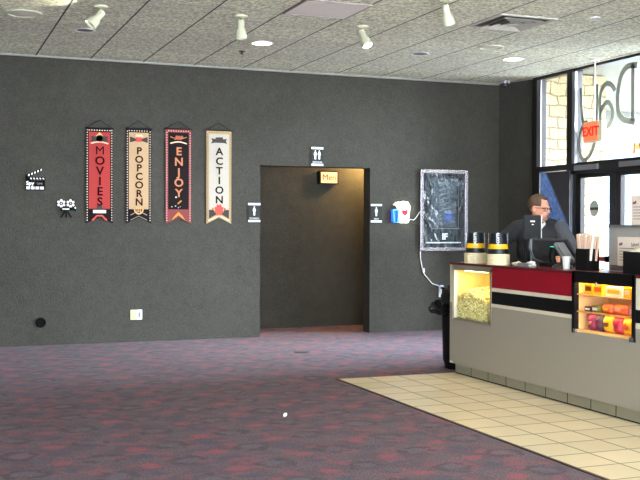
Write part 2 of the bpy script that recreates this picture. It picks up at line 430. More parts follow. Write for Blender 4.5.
for i, (x, y, r) in enumerate(((11.0, 15.2, .55), (12.2, 16.0, .6), (10.3, 14.1, .35), (13.6, 16.4, .7))):
    m = MB(); m.ball((x, y, r*.55-.02), (r, r*.8, r*.6), ROCK, 14)
    for v in m.v: v += (v-Vector((x, y, 0))).normalized()*noise.noise(v*2.3)*.18
    for v in m.v: v.z = max(v.z, -.02)
    tag(m.build('boulder', origin=(x, y, 0), smooth=True), 'pale boulder outside, ' + ('nearest the stone wall behind the glass door', 'behind the second glass door, half hidden', 'small, seen low through the first glass door', 'large, farthest right outside')[i], 'rock')

# ------------------------------------------------------------------ concession counter
CT, CB = 1.043, .10
cx2 = 5.08
PY0, PY1, PZ0, PZ1 = 7.705, 8.40, .515, 1.012      # popcorn window opening
SY0, SY1, SZ0, SZ1 = 5.785, 6.516, .585, 1.043     # candy case opening
Y0C = 2.2
counter = thing('concession_counter', 'long grey concession counter with red, cream and black bands and a tiled foot', 'counter', (CX, 5.3, 0))
b = MB(); T_ = .025
def panel(y0, y1, z0, z1, m, d=T_): b.box((CX, y0, z0), (CX+d, y1, z1), m)
panel(PY1, CYE, CB, CT-.02, CREAM); panel(PY0, PY1, CB, PZ0, GREYLAM); panel(SY1, PY0, CB, .678, GREYLAM)
panel(SY0, SY1, CB, SZ0, GREYLAM); panel(Y0C, SY0, CB, .672, GREYLAM)
b.build('front_panel', counter)
b = MB(); b.box((CX-.001, PY1+.0, .12), (CX+.003, CYE, .67), GREYLAM); b.build('end_strip', counter)
b = MB(); panel(SY1, PY0, .846, CT-.02, RED, .026); b.build('red_band', counter)
b = MB(); panel(SY1, PY0, .814, .846, CREAM, .028); b.build('cream_band', counter)
b = MB(); panel(SY1, PY0, .707, .814, BLACKLAM); b.build('black_band', counter)
b = MB(); panel(SY1, PY0, .678, .707, CREAM, .028); b.build('cream_band', counter)
b = MB(); panel(Y0C, SY0, .672, .712, CREAM, .028); b.build('cream_band', counter)
b = MB(); panel(Y0C, SY0, .712, .804, BLACKLAM); b.build('black_band', counter)
b = MB(); panel(Y0C, SY0, .804, CT-.02, CREAM); b.build('cream_panel', counter)
TOPM = pm('dark_red_top', (92, 26, 34), .25)
b = MB(); b.box((CX-.004, Y0C, CT-.02), (cx2, CYE, CT), TOPM); b.build('countertop', counter)
b = MB(); b.box((CX+.03, CYE-.02, CB), (cx2, CYE, CT-.02), GREYLAM); b.box((cx2-.02, Y0C, CB), (cx2, CYE-.02, .5), GREYLAM); b.box((CX+.03, Y0C, CB), (cx2-.02, CYE-.02, CB+.02), GREYLAM); b.build('carcass', counter)
KT = pm('grey_kick_tile', (138, 132, 112), .4, var=.12, scale=8)
GROUT = pm('dark_grout', (30, 24, 20), .9)
b = MB(); b.box((CX+.0415, Y0C, 0), (cx2-.03, CYE-.04, CB), GROUT); b.build('plinth', counter)
y = 8.415; ys = []
while y > Y0C+.3: ys.append(y); y -= .2975
for y in ys:
    k = MB(); k.box((CX+.04, y-.286, .012), (CX+.05, y, CB-.002), KT); k.build('kick_tile', counter)

# lit popcorn display set in the counter front
POPY = pm('popcorn_case_lining', (238, 214, 130), .6)
t_ = thing('popcorn_display', 'lit window full of popcorn set in the far end of the counter front', 'display case', (CX, (PY0+PY1)/2, PZ0))
b = MB(); XB = CX+.34
b.box((XB, PY0, PZ0), (XB+.01, PY1, PZ1), POPY); b.box((CX+.03, PY0, PZ0), (XB, PY0+.01, PZ1), POPY); b.box((CX+.03, PY1-.01, PZ0), (XB, PY1, PZ1), POPY)
b.box((CX+.03, PY0, PZ0), (XB, PY1, PZ0+.01), POPY); b.box((CX+.03, PY0, PZ1-.006), (XB, PY1, PZ1), POPY); b.build('lining', t_)
b = MB(); GF = pm('case_frame_grey', (126, 120, 106), .5)
b.box((CX-.006, PY0, PZ0), (CX+.03, PY0+.022, PZ1), GF); b.box((CX-.006, PY1-.035, PZ0), (CX+.03, PY1, PZ1), CREAM); b.box((CX-.006, PY0, PZ1-.035), (CX+.03, PY1, PZ1+.01), GF); b.box((CX-.006, PY0, PZ0-.003), (CX+.03, PY1, PZ0+.014), GF)
b.build('frame', t_)
b = MB(); b.box((CX+.004, PY0+.022, PZ0+.014), (CX+.008, PY1-.035, PZ1-.035), GLASS); b.build('pane', t_)
LAMP = pm('warm_lamp', (255, 240, 190), .5, emit=7)
b = MB(); b.box((CX+.035, 7.86, PZ1-.045), (CX+.06, 8.24, PZ1-.028), LAMP); b.build('lamp', t_)
PC = pm('popcorn', (240, 222, 150), .8, var=.35, scale=60)
PC2 = pm('popcorn_shade', (206, 186, 110), .8, var=.3, scale=60)
def heap(yy): return .735+.055*math.exp(-((yy-8.16)/.12)**2)-.09*(8.1-yy if yy < 8.1 else 0)
b = MB()
b.box((CX+.045, PY0+.02, PZ0+.012), (XB-.005, PY1-.02, .60), PC2)
for i in range(1500):
    yy = random.uniform(PY0+.035, PY1-.045); h = heap(yy)
    if i < 1050: xx = CX+.028+random.uniform(0, .014); zz = random.uniform(PZ0+.025, h)
    else: xx = random.uniform(CX+.03, XB-.03); zz = h+(xx-CX)*.12+random.uniform(-.015, .005)
    c = Vector((xx, yy, zz)); r = random.uniform(.009, .014)
    bm = bmesh.new(); bmesh.ops.create_icosphere(bm, subdivisions=1, radius=r)
    bm.verts.index_update()
    vs = [c+v.co*(1+.6*noise.noise(v.co*140+c*9)) for v in bm.verts]; fs = [[v.index for v in f.verts] for f in bm.faces]; bm.free()
    b.add(vs, fs, PC if random.random() < .7 else PC2)
tag(b.build('popcorn', origin=(CX+.1, 8.05, PZ0), smooth=True), 'heap of yellow popcorn behind the lit counter window', 'popcorn', kind='stuff')

# candy case
t_ = thing('candy_case', 'black framed glass candy case glowing yellow in the counter front', 'display case', (CX, 6.15, SZ0))
LIN = pm('candy_case_lining', (240, 196, 130), .6); b = MB(); XC = CX+.32; bz = .60
b.box((XC, SY0, SZ0), (XC+.01, SY1, 1.02), LIN); b.box((CX+.03, SY0, bz), (XC, SY0+.012, 1.02), LIN); b.box((CX+.03, SY1-.012, bz), (XC, SY1, 1.02), LIN)
b.box((CX+.03, SY0, 1.0), (XC, SY1, 1.02), LIN); b.box((CX+.0, SY0+.02, SZ0), (XC, SY1-.02, bz), LIN); b.build('lining', t_)
b = MB(); b.box((CX-.010, SY0-.005, SZ0-.01), (CX+.03, SY0+.028, CT+.003), BLACKLAM); b.box((CX-.010, SY1-.035, SZ0-.01), (CX+.03, SY1, CT+.003), BLACKLAM)
b.box((CX-.010, SY0, .958), (CX+.03, SY1, CT+.003), BLACKLAM); b.build('frame', t_)
b = MB(); b.box((CX-.004, SY0+.02, SZ0-.004), (CX, SY1-.03, .962), GLASS); b.build('pane', t_)
for z in (.742, .872):
    b = MB(); b.box((CX+.012, SY0+.014, z-.008), (XC-.002, SY1-.014, z), pm('shelf_glass', (236, 180, 110), .2)); b.build('shelf', t_)
for y in (SY0+.03, SY1-.045):
    b = MB(); b.box((CX-.018, y-.014, SZ0-.012), (CX+.004, y+.014, SZ0+.022), CHROME); b.build('clip', t_)
b = MB(); T = Matrix.Translation((CX-.004, 6.21, .958)) @ Matrix.Rotation(-PI/2, 4, 'Y'); b.lathe([(.014, 0), (.014, .012), (.009, .018)], CHROME, n=16, T=T); b.build('lock', t_)
b = MB(); b.box((CX+.04, SY0+.04, .975), (CX+.075, SY1-.04, .992), pm('case_lamp', (255, 226, 140), .5, emit=9)); b.build('lamp', t_)
# candy: each packet its own object
def packet(name, y0, y1, z0, h, m, m2, label, cat, bag=False, x=CX+.05, d=.09, grp=None):
    o = MB(); yc = (y0+y1)/2; w = (y1-y0)
    if not bag:
        o.box((x, y0, z0), (x+d, y1, z0+h), m, bev=.004)
        body = thing(name, label, cat, (x, yc, z0), grp); pt = o.build('carton', body)
        q = MB(); q.box((x-.002, y0+w*.15, z0+h*.3), (x+.001, y1-w*.15, z0+h*.72), m2); q.build('print', pt)
    else:
        n = 8; vs = []; fs = []
        for sgn in (-1, 1):
            for i in range(n+1):
                for j in range(n+1):
                    u, v = i/n*2-1, j/n*2-1
                    puff = (1-u**4)*(1-v**4)*d*.42*(1+.35*noise.noise(Vector((u*2+yc*7, v*2, sgn))))
                    vs.append((x+d/2+sgn*puff, yc+u*w/2*(1-.05*(1-abs(v))), z0+(v+1)/2*h))
        N = (n+1)**2
        for s_ in (0, 1):
            for i in range(n):
                for j in range(n):
                    a = s_*N+i*(n+1)+j; fs.append((a, a+1, a+n+2, a+n+1))
        o.add(vs, fs, m); body = thing(name, label, cat, (x, yc, z0), grp); pt = o.build('pouch', body, smooth=True)
        q = MB(); q.ball((x+d/2-d*.40, yc, z0+h*.52), (.006, w*.28, h*.2), m2, 10); q.build('print', pt)
    return body
cY = pm('candy_yellow', (246, 190, 20), .35); cO = pm('candy_orange', (232, 96, 30), .35); cR = pm('candy_red', (196, 30, 48), .35)
cM = pm('candy_magenta', (150, 30, 80), .35); cK = pm('candy_dark', (70, 40, 60), .4); cW = pm('candy_white', (235, 228, 215), .4)
cG = pm('candy_green', (110, 120, 50), .4); cP = pm('candy_pink', (238, 160, 140), .4); cN = pm('candy_brown', (120, 60, 20), .4)
packet('candy_box', 6.34, 6.44, .872, .082, cY, cN, 'yellow candy box on the top shelf, farthest left', 'candy')
packet('candy_box', 6.22, 6.33, .872, .082, cY, cO, 'yellow candy box with orange print, left of the bright lamp on the top shelf', 'candy')
packet('candy_box', 5.99, 6.19, .872, .070, cW, cY, 'wide pale block standing in for the lamp glare on the top shelf', 'candy')  # pale carton added where the case lamp glares white
packet('candy_box', 5.90, 5.98, .872, .078, cY, cW, 'plain yellow candy box right of the pale block on the top shelf', 'candy')
packet('candy_box', 5.83, 5.89, .872, .074, cO, cR, 'orange candy box at the right end of the top shelf', 'candy')
packet('candy_tray', 6.36, 6.44, .742, .036, cK, cW, 'low dark candy tray at the left end of the middle shelf', 'candy')
packet('candy_tray', 6.27, 6.35, .742, .048, cG, cW, 'green candy tray on the middle shelf', 'candy')
packet('candy_bag', 6.14, 6.26, .742, .068, cO, cY, 'orange candy bag on the middle shelf, beside the green tray', 'candy', True)
packet('candy_bag', 5.98, 6.13, .742, .072, cO, cP, 'wide orange candy bag with pink print in the middle of the middle shelf', 'candy', True)
packet('candy_box', 5.83, 5.92, .742, .075, cP, cW, 'pink candy box at the right end of the middle shelf', 'candy')
packet('candy_bag', 6.34, 6.43, .60, .128, cM, cP, 'magenta candy bag at the left end of the bottom shelf', 'candy', True)
packet('candy_bag', 6.25, 6.33, .60, .130, cK, cM, 'dark purple candy bag on the bottom shelf', 'candy', True)
packet('candy_bag', 6.13, 6.245, .60, .130, cY, cN, 'yellow and brown candy bag on the bottom shelf, left of the red one', 'candy', True)
packet('candy_bag', 6.03, 6.125, .60, .128, cR, cM, 'red candy bag between two yellow bags on the bottom shelf', 'candy', True)
packet('candy_bag', 5.90, 6.02, .60, .128, cY, cO, 'golden yellow candy bag on the bottom shelf, right of the red one', 'candy', True)
packet('candy_bag', 5.83, 5.895, .60, .10, cP, cY, 'small pale pink candy bag at the right end of the bottom shelf', 'candy', True)

# ------------------------------------------------------------------ things on the counter
BK = pm('bucket_black', (22, 28, 38), .3); BYEL = pm('bucket_yellow', (226, 176, 24), .4); BCR = pm('bucket_cream', (222, 208, 170), .45, var=.1)
def bucket(loc, label, group):
    t = thing('popcorn_bucket', label, 'bucket', loc, group)
    H = .20; r = lambda z: .099-.029*z/H
    b = MB(); x, y, z = loc
    b.lathe([(r(.018), .018), (r(.062), .062)], BK, loc, 28, caps=False)
    b.lathe([(r(.105), .105), (r(H), H), (r(H)-.006, H), (r(H)-.008, H-.006)], BK, loc, 28, caps=False)
    b.lathe([(.001, H-.006), (r(H)-.008, H-.006)], BCR, loc, 28, caps=False); b.build('shell', t, smooth=True)
    b = MB(); b.lathe([(r(.062)+.0004, .062), (r(.105)+.0004, .105)], BYEL, loc, 28, caps=False); b.build('yellow_band', t, smooth=True)
    b = MB(); b.lathe([(r(0), .0), (r(0)+.004, .002), (r(0)+.004, .010), (r(.018), .018)], BCR, loc, 28, caps=False); b.build('rim', t, smooth=True)
    return t
proto = None
for si, (bx, by) in enumerate(((4.725, 8.17), (4.725, 7.775))):
    side = ('the far stack at the counter corner', 'the stack nearer the screen')[si]; grp = ('popcorn buckets nested in the far stack', 'popcorn buckets nested in the near stack')[si]
    for k in range(6):
        z = CT+.0155*k
        if proto is None: o = proto = bucket((bx, by, z), '', grp)
        else: o = copy_tree(proto); o.location = (bx, by, z)
        o['group'] = grp
        o['label'] = ('upturned black popcorn bucket topping '+side) if k == 5 else ('cream rim of a nested bucket low in '+side)
        if k == 5:
            WTX = pm('bucket_text', (225, 228, 232), .5)
            for f_ in range(4):       # vertical wordmark repeated round the bucket
                a = PI+.95+f_*PI/2; rr = .0835
                off = Vector(o.location); T = Matrix.Rotation(a+PI/2, 4, 'Z') @ Matrix.Rotation(PI/2, 4, 'X')
                o['_o'] = tuple(off)
                text('Popcorn', .050, off+Vector((rr*math.cos(a), rr*math.sin(a), .118)), WTX, 'lettering', o, T, .002, spin=PI/2, bold=.001)

# crumpled receipts and a flat grey scale tray
PAP = pm('receipt_paper', (232, 230, 222), .8)
def crumple(c, r, n, seed, label):
    m = MB(); m.ball(c, r, PAP, 14)
    for v in m.v:
        v += Vector((noise.noise(v*35+Vector((seed, 0, 0))), noise.noise(v*35+Vector((0, seed, 0))), noise.noise(v*35+Vector((0, 0, seed)))))*.022
        v.z = max(v.z, CT)
    return tag(m.build('receipt', origin=(c[0], c[1], CT)), label, 'paper')
crumple((4.78, 7.55, CT+.014), (.035, .07, .02), 0, 1, 'crumpled white receipt beside the near bucket stack')
crumple((4.82, 7.40, CT+.018), (.04, .05, .022), 0, 5, 'crumpled white receipt at the foot of the screen post')
crumple((4.86, 7.47, CT+.012), (.05, .04, .016), 0, 9, 'small crumpled receipt behind the other two')
t_ = thing('stapler', 'flat grey stapler lying on the counter in front of the screen', 'stapler', (4.72, 7.34, CT))
b = MB(); b.box((4.70, 7.24, CT), (4.735, 7.44, CT+.012), pm('grey_plastic', (150, 150, 152), .4), bev=.003); b.build('base', t_)
b = MB(); b.box((4.703, 7.26, CT+.014), (4.732, 7.43, CT+.03), pm('grey_plastic', (150, 150, 152), .4), bev=.005); b.build('arm', t_)

# customer screen on a post, till terminal, card reader
t_ = thing('customer_display', 'black customer screen on a slim post, seen from behind', 'screen', (4.95, 7.62, CT))
b = MB(); b.lathe([(.07, 0), (.07, .012), (.03, .018)], BLACK, (4.95, 7.64, CT), 24); b.build('base', t_, smooth=True)
b = MB(); b.tube([(4.935, 7.66, CT+.01), (4.935, 7.66, 1.30)], .014, BLACK, 10); b.tube([(4.965, 7.62, CT+.01), (4.965, 7.62, 1.30)], .010, pm('grey_post', (110, 112, 116), .3, .6), 10); b.build('post', t_, smooth=True)
b = MB(); T = Matrix.Translation((4.95, 7.585, 1.375)) @ Matrix.Rotation(-.35, 4, 'Z') @ Matrix.Rotation(.1, 4, 'X')
T = Matrix.Translation((4.95, 7.585, 1.375)) @ Matrix.Rotation(-.30, 4, 'Z')
b.box((-.078, -.016, -.105), (.078, .016, .105), BLACK, T, bev=.006); b.box((.076, -.018, -.10), (.081, .018, .10), ALU, T); b.build('housing', t_)
b = MB(); b.box((-.02, -.0175, .045), (.02, -.0165, .057), WHITE, T); b.box((-.008, -.0175, .02), (.01, -.0165, .027), WHITE, T); b.build('badge', t_)
t_ = thing('till_terminal', 'black touchscreen till tilted back towards the cashier', 'till', (5.02, 7.32, CT))
b = MB(); b.box((4.93, 7.20, CT), (5.15, 7.45, CT+.03), BLACK, bev=.008); b.build('base', t_)
b = MB(); b.tube([(5.0, 7.33, CT+.02), (4.98, 7.33, 1.13), (5.0, 7.33, 1.20)], .03, BLACK, 10); b.build('neck', t_, smooth=True)
T = Matrix.Translation((5.0, 7.32, 1.205)) @ Matrix.Rotation(.22, 4, 'Z') @ Matrix.Rotation(.9, 4, 'Y')
b = MB(); b.box((-.09, -.19, -.012), (.09, .19, .014), pm('till_grey', (62, 64, 68), .35), T, bev=.006); b.build('housing', t_)
b = MB(); b.box((-.078, -.175, .014), (.078, .175, .016), pm('screen_black', (10, 12, 14), .15), T); b.build('screen', t_)
b = MB(); b.box((-.02, -.01, -.0135), (-.01, .03, -.012), pm('green_led', (60, 230, 190), .5, emit=1.5), T); b.build('status_light', t_)
b = MB(); b.tube([(4.93, 7.52, 1.10), (4.90, 7.55, 1.20), (4.92, 7.56, 1.27), (4.96, 7.52, 1.28)], .010, pm('till_grey', (62, 64, 68), .35), 8); b.tube([(4.93, 7.52, 1.10), (4.96, 7.42, 1.07)], .010, pm('till_grey', (62, 64, 68), .35), 8); b.build('cable', t_, smooth=True)
t_ = thing('card_reader', 'grey card reader on a tilted arm beside the till', 'card reader', (4.93, 7.02, CT))
GR = pm('reader_grey', (120, 124, 130), .3)
b = MB(); b.lathe([(.085, 0), (.08, .015), (.05, .03)], pm('reader_base', (70, 74, 80), .3), (4.93, 7.10, CT), 24); b.tube([(4.93, 7.10, CT+.01), (4.94, 7.11, 1.14)], .02, pm('reader_base', (70, 74, 80), .3), 12); b.build('base', t_, smooth=True)
b = MB(); T = Matrix.Translation((4.92, 7.06, 1.165)) @ Matrix.Rotation(-PI/2, 4, 'Z') @ Matrix.Rotation(.72, 4, 'Y')
b.box((-.115, -.05, -.022), (.115, .05, .022), GR, T, bev=.012); b.build('housing', t_)
b = MB(); b.box((-.06, -.042, -.002), (.06, -.040, .012), BLACK, T); b.tube([T @ Vector((.02, -.044, .018)), T @ Vector((.09, -.044, .018)), T @ Vector((.098, -.044, 0)), T @ Vector((.09, -.044, -.016)), T @ Vector((.02, -.044, -.016))], .005, CHROME, 8); b.build('card_slot', t_)

# small clear cup
t_ = tag(MB().lathe([(.026, 0), (.033, .10), (.031, .10), (.024, .004), (.001, .004)], pm('frosted_cup', (214, 214, 210), .3), (4.80, 6.86, CT), 24).build('cup', origin=(4.80, 6.86, CT), smooth=True), 'small frosted plastic cup beside the black sleeve box', 'cup')
# black box of paper sleeves
b = MB(); y0, y1, x0, x1, zt = 6.595, 6.735, 4.80, 4.92, CT+.165
b.box((x0, y0, CT), (x1, y1, CT+.008), BLACK)
for a_, c_ in (((x0, y0), (x0+.006, y1)), ((x1-.006, y0), (x1, y1)), ((x0+.006, y0), (x1-.006, y0+.006)), ((x0+.006, y1-.006), (x1-.006, y1))): b.box((*a_, CT+.008), (*c_, zt), BLACK)
tag(b.build('holder_box', origin=(4.83, 6.67, CT)), 'square black holder box full of pink paper sleeves', 'box')
SL = pm('paper_sleeve', (236, 196, 168), .8, var=.1); SL2 = pm('paper_sleeve_pale', (240, 226, 208), .8, var=.1)
for i in range(16):
    yy = y0+.018+(i % 8)*.0150; xx = x0+.03+(i//8)*.05; h = .275+random.uniform(-.012, .012)-(.0 if i % 8 else -.0); w = .014
    lean = (yy-6.665)*.9; m = SL if i % 3 else SL2
    s_ = MB(); s_.add([(xx, yy-w/2, CT+.01), (xx, yy+w/2, CT+.01), (xx+.018, yy+w/2, CT+.01), (xx+.018, yy-w/2, CT+.01),
                     (xx-.004, yy-w/2+lean, CT+h), (xx-.002, yy+w/2+lean, CT+h-.008), (xx+.018, yy+w/2+lean, CT+h), (xx+.018, yy-w/2+lean, CT+h-.006)],
                    [(0, 1, 5, 4), (1, 2, 6, 5), (2, 3, 7, 6), (3, 0, 4, 7), (4, 5, 6, 7), (0, 3, 2, 1)], m)
    tag(s_.build('paper_sleeve', origin=(xx, yy, CT+.01)), 'folded paper sleeve standing in the square black box on the counter', 'paper sleeve', 'paper sleeves in the black box')
# steel dispenser with paper notices
t_ = thing('steel_cabinet', 'brushed steel dispenser standing on the counter', 'dispenser', (4.98, 6.15, CT))
b = MB(); b.box((4.86, 5.60, CT), (5.06, 6.40, 1.378), STEEL, bev=.006); b.build('body', t_)
b = MB(); b.box((4.855, 5.60, 1.378), (5.065, 6.405, 1.395), pm('steel_lid', (150, 150, 150), .4, .7)); b.build('lid', t_)
b = MB(); b.box((4.858, 5.62, CT+.01), (4.862, 6.38, CT+.05), pm('steel_base', (90, 84, 82), .5)); b.build('foot_rail', t_)
PAPER = pm('cream_paper', (226, 212, 198), .8, var=.04); INK = pm('dark_ink', (70, 60, 66), .8); INKR = pm('red_ink', (150, 50, 50), .8)
def notice(y0, y1, z0, z1, x, label, seed, title):
    t = thing('paper_notice', label, 'notice', (x, (y0+y1)/2, z0))
    b = MB(); b.box((x, y0, z0), (x+.004, y1, z1), PAPER); t = b.build('sheet', t)
    rnd = random.Random(seed); q = MB(); z = z1-(z1-z0)*.40
    while z > z0+.03:
        w = rnd.uniform(.5, .8)*(y1-y0)*.8; q.box((x-.001, y1-.02-w, z), (x, y1-.02, z+.004), INK); z -= .022
    q.build('small_print', t)
    text(title, .036, (x-.001, (y0+y1)/2-.015, z1-.055), INK, 'heading', t, FACE_COUNTER, .001, spin=.08)
    q = MB(); q.ball((x-.001, y1-.03, z1-.055), (.002, .012, .012), INKR, 8); q.ball((x-.001, y1-.05, z1-.05), (.002, .009, .012), INK, 8); q.build('logo', t)
notice(5.68, 6.19, 1.395, 1.612, 4.90, 'paper notice standing on top of the steel dispenser', 3, 'Select')
notice(5.92, 6.29, 1.09, 1.305, 4.856, 'paper notice taped to the front of the steel dispenser', 4, 'Salted')
# napkin box at the right edge
NB = thing('napkin_box', 'black napkin box holding cream napkins at the right edge', 'box', (4.72, 5.85, CT))
b = MB(); x0, x1, y0, y1, zt = 4.68, 4.80, 5.70, 6.00, CT+.16
b.box((x0, y0, CT), (x1, y1, CT+.006), BLACK)
for a_, c_ in (((x0, y0), (x0+.006, y1)), ((x1-.006, y0), (x1, y1)), ((x0+.006, y0), (x1-.006, y0+.006)), ((x0+.006, y1-.006), (x1-.006, y1))): b.box((*a_, CT+.006), (*c_, zt), BLACK)
b.build('shell', NB)
b = MB()
for i in range(9): yy = y0+.03+i*.028; b.box((x0+.012, yy, CT+.01), (x1-.012, yy+.02, CT+.185-abs(i-4)*.006), pm('napkin', (232, 226, 200), .9), bev=.004)
tag(b.build('napkins', origin=(4.74, 5.85, CT+.01)), 'cream paper napkins standing in the black box at the right edge', 'napkins', kind='stuff')

# ------------------------------------------------------------------ bin behind the counter end
t_ = thing('trash_bin', 'black bin standing just behind the far end of the counter', 'bin', (4.86, 8.78, 0))
BINM = pm('bin_black', (10, 11, 12), .6, spec=.2); bc = (4.90, 8.72, 0)
b = MB(); b.lathe([(.17, 0), (.17, .04), (.185, .08), (.195, .40), (.20, .78), (.192, .78), (.185, .1)], BINM, bc, 28); b.build('body', t_, smooth=True)
b = MB(); b.tube([(bc[0]+.2*math.cos(a*PI/12), bc[1]+.2*math.sin(a*PI/12), .775) for a in range(25)], .012, BINM, 8); b.build('rim', t_, smooth=True)
def blob_mesh(parts, m, amp, fr, n=18):
    q = MB()
    for c, r in parts: q.ball(c, r, m, n)
    for v in q.v: v += Vector((noise.noise(v*fr), noise.noise(v*fr+Vector((9, 1, 3))), noise.noise(v*fr+Vector((2, 7, 5)))))*amp
    return q
BAG = pm('black_bag_film', (13, 13, 15), .4, spec=.25)
q = blob_mesh([((4.70, 8.66, .70), (.06, .06, .09)), ((4.66, 8.68, .63), (.075, .06, .055)), ((4.62, 8.74, .605), (.05, .04, .04)), ((4.74, 8.66, .77), (.05, .05, .05)), ((4.58, 8.70, .585), (.06, .05, .04)), ((4.66, 8.66, .56), (.07, .05, .035))], BAG, .03, 22)
tag(q.build('bin_bag', origin=(4.66, 8.68, .6), smooth=True), 'rumpled black bag hanging over the side of the bin', 'bag')

# ------------------------------------------------------------------ back wall: banners
def banner(label, xc, ztop, w, zbot, word, base, edge, lett, kind, letter_h, word_top, word_bot, dot):
    yb = D-.012
    t = thing('wall_banner', label, 'banner', (xc, yb, zbot), 'felt cinema word banners')
    h = ztop-zbot; x0, x1 = xc-w/2, xc+w/2; notch = .075
    b = MB(); b.poly([(x0, zbot), (xc, zbot+notch), (x1, zbot), (x1, ztop), (x0, ztop)], .008, edge, Matrix.Translation((0, yb, 0))); bk = b.build('backing', t)
    b = MB(); e = .032; zi = zbot+.17
    b.poly([(x0+e, zi), (x1-e, zi), (x1-e, ztop-.04), (x0+e, ztop-.04)], .003, base, Matrix.Translation((0, yb-.003, 0))); b.build('field', t)
    b = MB()                                            # stitched dots along the border
    z = zbot+.03
    while z < ztop-.02:
        for x in (x0+.014, x1-.014): b.box((x-.006, yb-.0025, z), (x+.006, yb, z+.014), dot)
        z += .030
    x = x0+.03
    while x < x1-.03: b.box((x, yb-.0025, ztop-.026), (x+.014, yb, ztop-.014), dot); x += .030
    b.build('stitching', bk)
    b = MB(); b.tube([(x0-.012, yb+.002, ztop+.006), (x1+.012, yb+.002, ztop+.006)], .008, BLACK, 8); b.build('rod', t)
    b = MB(); b.tube([(x0+.01, yb+.003, ztop+.01), (xc, yb+.003, ztop+.10), (x1-.01, yb+.003, ztop+.01)], .0045, BLACK, 6); b.build('cord', t)
    n = len(word)
    for i, ch in enumerate(word):
        z = word_top-(word_top-word_bot)*(i+.5)/n
        text(ch, letter_h*1.36, (xc+.004, yb-.005, z), lett, 'letter', t, depth=.003, bold=0 if ch == 'M' else .0028, sx=1.05)
    # emblem at the top and the device in the swallow tail
    b = MB(); ze = ztop-.14; T = Matrix.Translation((0, yb-.006, 0))
    gold = pm('emblem_gold', (214, 160, 96), .7); blu = pm('emblem_blue', (120, 150, 160), .7); crm = pm('emblem_cream', (226, 196, 160), .7); dk = pm('emblem_dark', (52, 42, 40), .8)
    rd = pm('emblem_red', (196, 60, 56), .7)
    if kind == 'm':
        b.poly([(xc-.105, ze-.01), (xc+.105, ze-.01), (xc+.085, ze+.02), (xc+.105, ze+.05), (xc-.105, ze+.05), (xc-.085, ze+.02)], .002, dk, T)
        b.poly([(xc+.04*math.cos(a*PI/8), ze+.025+.04*math.sin(a*PI/8)) for a in range(16)], .003, blu, T)
        b.poly([(xc-.045, ze+.05), (xc+.045, ze+.05), (xc, ze+.10)], .002, gold, T)
        b.ribbon([(xc-.10+.02*k, ze-.035+.02*math.sin(PI*k/10)) for k in range(11)], .014, crm, .002, T)
        z2 = zbot+.12
        b.box((xc-.075, yb-.006, z2), (xc+.075, yb-.003, z2+.036), pm('emblem_white', (222, 218, 212), .7)); b.box((xc-.06, yb-.006, z2+.036), (xc+.06, yb-.003, z2+.052), dk)
        b.box((xc-.028, yb-.007, z2+.052), (xc+.028, yb-.003, z2+.085), dk); b.ribbon([(xc-.085, z2-.085), (xc-.03, z2-.03), (xc+.03, z2-.03), (xc+.085, z2-.085)], .018, rd, .002, T)
        b.box((x0+e, yb-.004, zi-.004), (x1-e, yb-.001, zi+.004), pm('emblem_maroon', (80, 24, 26), .8))
    elif kind == 'p':
        for s in (-1, 1): b.poly([(xc+s*.105, ze-.02), (xc+s*.105, ze+.05), (xc+s*.03, ze+.025), (xc+s*.03, ze+.002)], .002, dk, T)
        b.poly([(xc-.03, ze-.01), (xc+.03, ze-.01), (xc+.042, ze+.045), (xc-.042, ze+.045)], .003, rd, T)
        for k in range(7): b.ball((xc-.036+.012*k, yb-.004, ze+.055+.01*(k % 2)), .013, crm, 8)
        b.ribbon([(xc+.05*math.cos(PI+a*PI/10), zi-.0+.055*math.sin(PI+a*PI/10)) for a in range(11)], .016, gold, .002, T)
        for k in (-1, 0, 1): b.ribbon([(xc+.02*k, zi-.04), (xc+.024*k, zi+.03)], .008, gold, .002, T)
        b.ribbon([(x0+.05, zbot+.10), (xc, zbot+.15), (x1-.05, zbot+.10)], .008, pm('emblem_grey', (150, 140, 130), .7), .002, T)
        b.ribbon([(x0+.05, zbot+.04), (xc, zbot+.09), (x1-.05, zbot+.04)], .006, pm('emblem_grey', (150, 140, 130), .7), .002, T)
    elif kind == 'e':
        for k in range(6): b.ball((xc-.04+.016*k, yb-.004, ze+.03+.018*(k % 2)), .018, pm('emblem_peach', (190, 104, 74), .7), 8)
        b.ribbon([(xc-.10+.02*k, ze-.03+.02*math.sin(PI*k/10)) for k in range(11)], .014, crm, .002, T)
        for s in (-1, 1): b.ribbon([(xc+s*.045, ze+.03), (xc+s*.10, ze+.05)], .006, gold, .002, T)
        b.poly([(xc-.085, zbot+.035), (xc, zbot+.10), (xc+.085, zbot+.035), (xc+.05, zbot+.09), (xc, zbot+.14), (xc-.05, zbot+.09)], .003, pm('emblem_amber', (196, 120, 44), .7), T)
        b.ribbon([(xc-.01, zbot+.235), (xc+.035, zbot+.275)], .016, pm('emblem_amber', (196, 120, 44), .7), .002, T)
        for dx, dz, r in ((-.03, .315, .010), (-.08, .20, .006), (-.035, .21, .007), (.0, .19, .005), (.02, .20, .004)): b.ball((xc+dx, yb-.003, zbot+dz), r, pm('emblem_white', (222, 218, 212), .7), 8)
    else:
        b.poly([(xc-.10, ze-.015), (xc-.06, ze-.005), (xc+.06, ze-.005), (xc+.10, ze-.015), (xc+.085, ze+.02), (xc+.10, ze+.045), (xc+.05, ze+.04), (xc+.045, ze+.065), (xc-.04, ze+.06), (xc-.05, ze+.04), (xc-.10, ze+.05), (xc-.085, ze+.02)], .002, dk, T)
        for s in (-1, 1): b.poly([(xc+s*.03, zi-.055), (xc+s*.125, zi-.11), (xc+s*.125, zi+.0), (xc+s*.07, zi-.005)], .002, dk, T)
